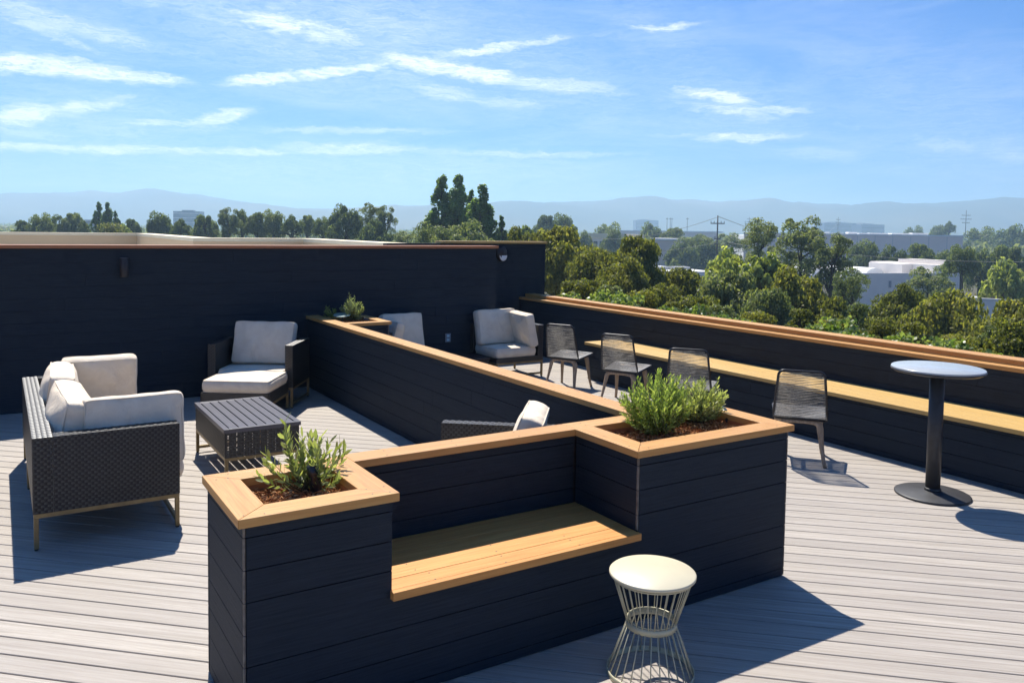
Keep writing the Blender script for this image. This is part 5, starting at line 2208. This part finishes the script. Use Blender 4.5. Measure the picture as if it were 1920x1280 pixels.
def sky():
    w = bpy.data.worlds.new('World')
    sc.world = w
    w.use_nodes = True
    nt = w.node_tree
    n = nt.nodes
    L = nt.links.new
    bg = n['Background']
    s = n.new('ShaderNodeTexSky')
    s.sky_type = 'NISHITA'
    s.sun_disc = False
    s.sun_elevation = math.asin(.986 / np.linalg.norm(SUNV))
    s.sun_rotation = math.atan2(.158, .655)
    s.altitude = 20
    s.air_density = 1.0
    s.dust_density = .6
    s.ozone_density = 2.5

    def mth(op, a, b=None, c=None, clamp=False):
        nd = n.new('ShaderNodeMath')
        nd.operation = op
        nd.use_clamp = clamp
        for i, v in enumerate((a, b, c)):
            if v is None:
                continue
            if hasattr(v, 'links'):
                L(v, nd.inputs[i])
            else:
                nd.inputs[i].default_value = v
        return nd.outputs[0]

    def vm(op, a, b=None):
        nd = n.new('ShaderNodeVectorMath')
        nd.operation = op
        for i, v in enumerate((a, b)):
            if v is None:
                continue
            if hasattr(v, 'links'):
                L(v, nd.inputs[i])
            elif isinstance(v, (int, float)):
                nd.inputs['Scale'].default_value = v
            else:
                nd.inputs[i].default_value = v
        return nd
    tc = n.new('ShaderNodeTexCoord')
    sep = n.new('ShaderNodeSeparateXYZ')
    L(tc.outputs['Generated'], sep.inputs[0])
    az = mth('MULTIPLY', mth('ARCTAN2', sep.outputs[0], sep.outputs[1]), 57.29578)
    el = mth('MULTIPLY', mth('ARCSINE', sep.outputs[2]), 57.29578)
    cmb = n.new('ShaderNodeCombineXYZ')
    L(az, cmb.inputs[0])
    L(el, cmb.inputs[1])
    base = cmb.outputs[0]

    def noise(vec, sx, sy, detail, dist=0):
        mp = n.new('ShaderNodeMapping')
        mp.inputs['Scale'].default_value = (sx, sy, 1)
        L(vec, mp.inputs[0])
        nz = n.new('ShaderNodeTexNoise')
        nz.inputs['Scale'].default_value = 1
        nz.inputs['Detail'].default_value = detail
        nz.inputs['Roughness'].default_value = .6
        nz.inputs['Distortion'].default_value = dist
        L(mp.outputs[0], nz.inputs['Vector'])
        return nz
    wob = noise(base, .22, .9, 6)
    off = vm('SUBTRACT', wob.outputs['Color'], (.5, .5, .5)).outputs[0]
    mul = vm('MULTIPLY', off, (2.0, .75, 0)).outputs[0]
    P = vm('ADD', base, mul).outputs[0]
    rag = noise(base, .8, 2.2, 5)
    rof = vm('MULTIPLY', vm('SUBTRACT', rag.outputs['Color'], (.5, .5, .5)).outputs[0], (2.2, .8, 0)).outputs[0]
    P = vm('ADD', P, rof).outputs[0]
    segs = [
        (0, 12, 130, 48, 13, .55), (130, 48, 260, 84, 11, .5), (260, 84, 430, 106, 9, .35),
        (-60, 112, 160, 128, 9, .95), (100, 126, 250, 142, 8, .9), (240, 142, 335, 153, 6, .8),
        (-40, 236, 40, 222, 9, .6), (0, 222, 110, 212, 9, .9), (105, 210, 200, 193, 6, .75), (205, 185, 242, 178, 4, .5), (-20, 238, 125, 258, 8, .5),
        (240, 232, 390, 226, 3.5, .65), (385, 226, 455, 212, 7, .8), (150, 245, 290, 250, 7, .45), (320, 243, 430, 240, 5, .4),
        (-60, 277, 400, 281, 5, .8), (390, 283, 560, 284, 5, .75), (540, 278, 790, 281, 5.5, .75), (830, 287, 1150, 288, 4.5, .6), (480, 243, 810, 246, 3.2, .5),
        (440, 153, 560, 142, 5.5, .9), (550, 142, 720, 124, 5.5, .85), (720, 121, 860, 99, 4.5, .55), (855, 99, 980, 84, 5, .8), (970, 85, 1060, 71, 4, .6), (1100, 67, 1190, 57, 3, .3), (1190, 56, 1300, 47, 4, .7),
        (470, 34, 560, 52, 11, .85), (540, 48, 650, 72, 12, .75), (250, -5, 480, 22, 12, .45), (480, 10, 760, 12, 32, .30), (640, 62, 830, 50, 10, .3), (560, 30, 760, 100, 22, .22), (840, 30, 935, 55, 8, .2),
        (735, 112, 860, 130, 9, .95), (850, 130, 965, 150, 8, .95), (950, 152, 1140, 166, 9, .7), (700, 148, 800, 162, 9, .45), (780, 165, 880, 182, 9, .6), (870, 188, 1030, 198, 6, .5), (1030, 184, 1220, 186, 4, .25),
        (1290, 170, 1400, 188, 6, .85), (1310, 202, 1420, 212, 6, .75), (1380, 218, 1450, 224, 6, .5), (1410, 205, 1500, 208, 5, .7), (1290, 180, 1450, 215, 20, .32),
        (1230, 252, 1340, 256, 3.5, .4), (1330, 258, 1470, 257, 4.5, .75), (1480, 286, 1600, 290, 7, .4), (1700, 262, 1850, 280, 6, .45), (1830, 268, 1960, 300, 20, .40),
        (0, 312, 900, 322, 11, .28), (450, 302, 700, 312, 6, .35), (700, 312, 1180, 324, 7, .32), (1660, 318, 1860, 330, 13, .28), (1300, 112, 1335, 92, 10, .22), (1150, 100, 1250, 60, 16, .12),
        (900, 5, 1040, 90, 32, .22), (1780, 165, 1960, 150, 12, .16), (380, 10, 640, 95, 14, .2), (0, 190, 220, 300, 30, .05),
        (0, 30, 190, 100, 5, .5), (330, 20, 520, 60, 6, .45), (600, 82, 760, 105, 5, .4), (760, 90, 900, 120, 6, .45), (900, 110, 1010, 128, 5, .4), (690, 132, 800, 150, 5, .5), (1000, 168, 1180, 172, 5, .5),
        (1260, 188, 1330, 196, 4, .5), (1320, 192, 1440, 206, 4, .55), (30, 262, 260, 266, 4, .35), (640, 268, 820, 274, 4, .35), (860, 300, 1080, 304, 5, .4), (1560, 236, 1720, 240, 4, .3), (430, 96, 540, 118, 6, .2),
        (300, 0, 900, 90, 70, .42), (700, 60, 1250, 200, 55, .34), (-80, 30, 260, 120, 60, .3), (-60, 200, 420, 270, 50, .34), (1150, 20, 1350, 190, 50, .26), (1600, 150, 1980, 330, 60, .3), (-100, 300, 1300, 335, 30, .42), (1200, 160, 1520, 225, 34, .36),
    ]
    # the running state carries (azimuth, elevation, strongest streak so far)
    S = vm('MULTIPLY', P, (1, 1, 0)).outputs[0]
    for (x0, y0, x1, y1, wd, st) in segs:
        a0, e0 = azel(x0, y0)
        a1, e1 = azel(x1, y1)
        wdeg = wd * .0373 * (2.7 if wd < 16 else 3.2)
        mp = n.new('ShaderNodeMapping')
        mp.vector_type = 'TEXTURE'
        mp.inputs['Location'].default_value = ((a0 + a1) / 2, (e0 + e1) / 2, 0)
        mp.inputs['Rotation'].default_value = (0, 0, math.atan2(e1 - e0, a1 - a0))
        mp.inputs['Scale'].default_value = (math.hypot(a1 - a0, e1 - e0) * (.95 if wd < 16 else .75) + wdeg, wdeg, 1e6)
        L(S, mp.inputs[0])
        gr = n.new('ShaderNodeTexGradient')
        gr.gradient_type = 'SPHERICAL'
        L(mp.outputs[0], gr.inputs[0])
        r = mth('MULTIPLY', mth('MULTIPLY', gr.outputs['Fac'], 1.5 if wd < 16 else 1.3, clamp=True), st * 1.1)
        cb = n.new('ShaderNodeCombineXYZ')
        cb.inputs[0].default_value = -1e6
        cb.inputs[1].default_value = -1e6
        L(r, cb.inputs[2])
        S = vm('MAXIMUM', S, cb.outputs[0]).outputs[0]
    sz = n.new('ShaderNodeSeparateXYZ')
    L(S, sz.inputs[0])
    acc = mth('POWER', mth('MAXIMUM', sz.outputs[2], 0), 1.55)
    fib = noise(P, .42, 3.4, 10, 1.6)
    fib2 = noise(P, .9, 9, 4, .6)
    fm = mth('ADD', mth('MULTIPLY', fib.outputs['Fac'], 2.3), mth('MULTIPLY', fib2.outputs['Fac'], 1.4))
    fm = mth('SUBTRACT', fm, 1.0)
    al = mth('MULTIPLY', acc, fm, clamp=True)
    veil = noise(base, .07, .36, 5, 1.2)
    vl = mth('MULTIPLY', mth('SUBTRACT', veil.outputs['Fac'], .46, clamp=True), 1.1)
    # thin cirrus veil, stronger lower in the sky
    vl = mth('MULTIPLY', vl, mth('ADD', mth('MULTIPLY', el, -.018), .75, clamp=True))
    al = mth('ADD', al, vl, clamp=True)
    sky_c = vm('MULTIPLY', s.outputs[0], SKY).outputs[0]
    mix = n.new('ShaderNodeMix')
    mix.data_type = 'RGBA'
    L(mth('MULTIPLY', al, .92), mix.inputs[0])
    L(sky_c, mix.inputs[6])
    mix.inputs[7].default_value = CLOUD
    L(mix.outputs[2], bg.inputs[0])
    bg.inputs[1].default_value = 1.0
    w.cycles.sampling_method = 'MANUAL'
    w.cycles.sample_map_resolution = 512


SKY = (.0105, .0385, .078)
CLOUD = (.76, .79, .84, 1)
haze()
sky()

ld = bpy.data.lights.new('sun', 'SUN')
ld.energy = 5.0
ld.angle = math.radians(.53)
ld.color = (1, .945, .85)
lo = bpy.data.objects.new('sun', ld)
COL.objects.link(lo)
lo.location = (3, 12, 20)
lo.rotation_euler = Vector(SUNV).to_track_quat('-Z', 'Y').to_euler()

sc.view_settings.view_transform = 'Standard'
sc.view_settings.look = 'None'
sc.view_settings.exposure = .66
sc.view_settings.gamma = 1
sc.render.engine = 'CYCLES'
sc.cycles.max_bounces = 5
sc.cycles.diffuse_bounces = 2
sc.cycles.transmission_bounces = 2
sc.cycles.volume_bounces = 2
sc.cycles.use_adaptive_sampling = True
sc.cycles.adaptive_threshold = .02
sc.cycles.adaptive_min_samples = 16
sc.cycles.sample_clamp_indirect = 6
sc.cycles.use_denoising = True
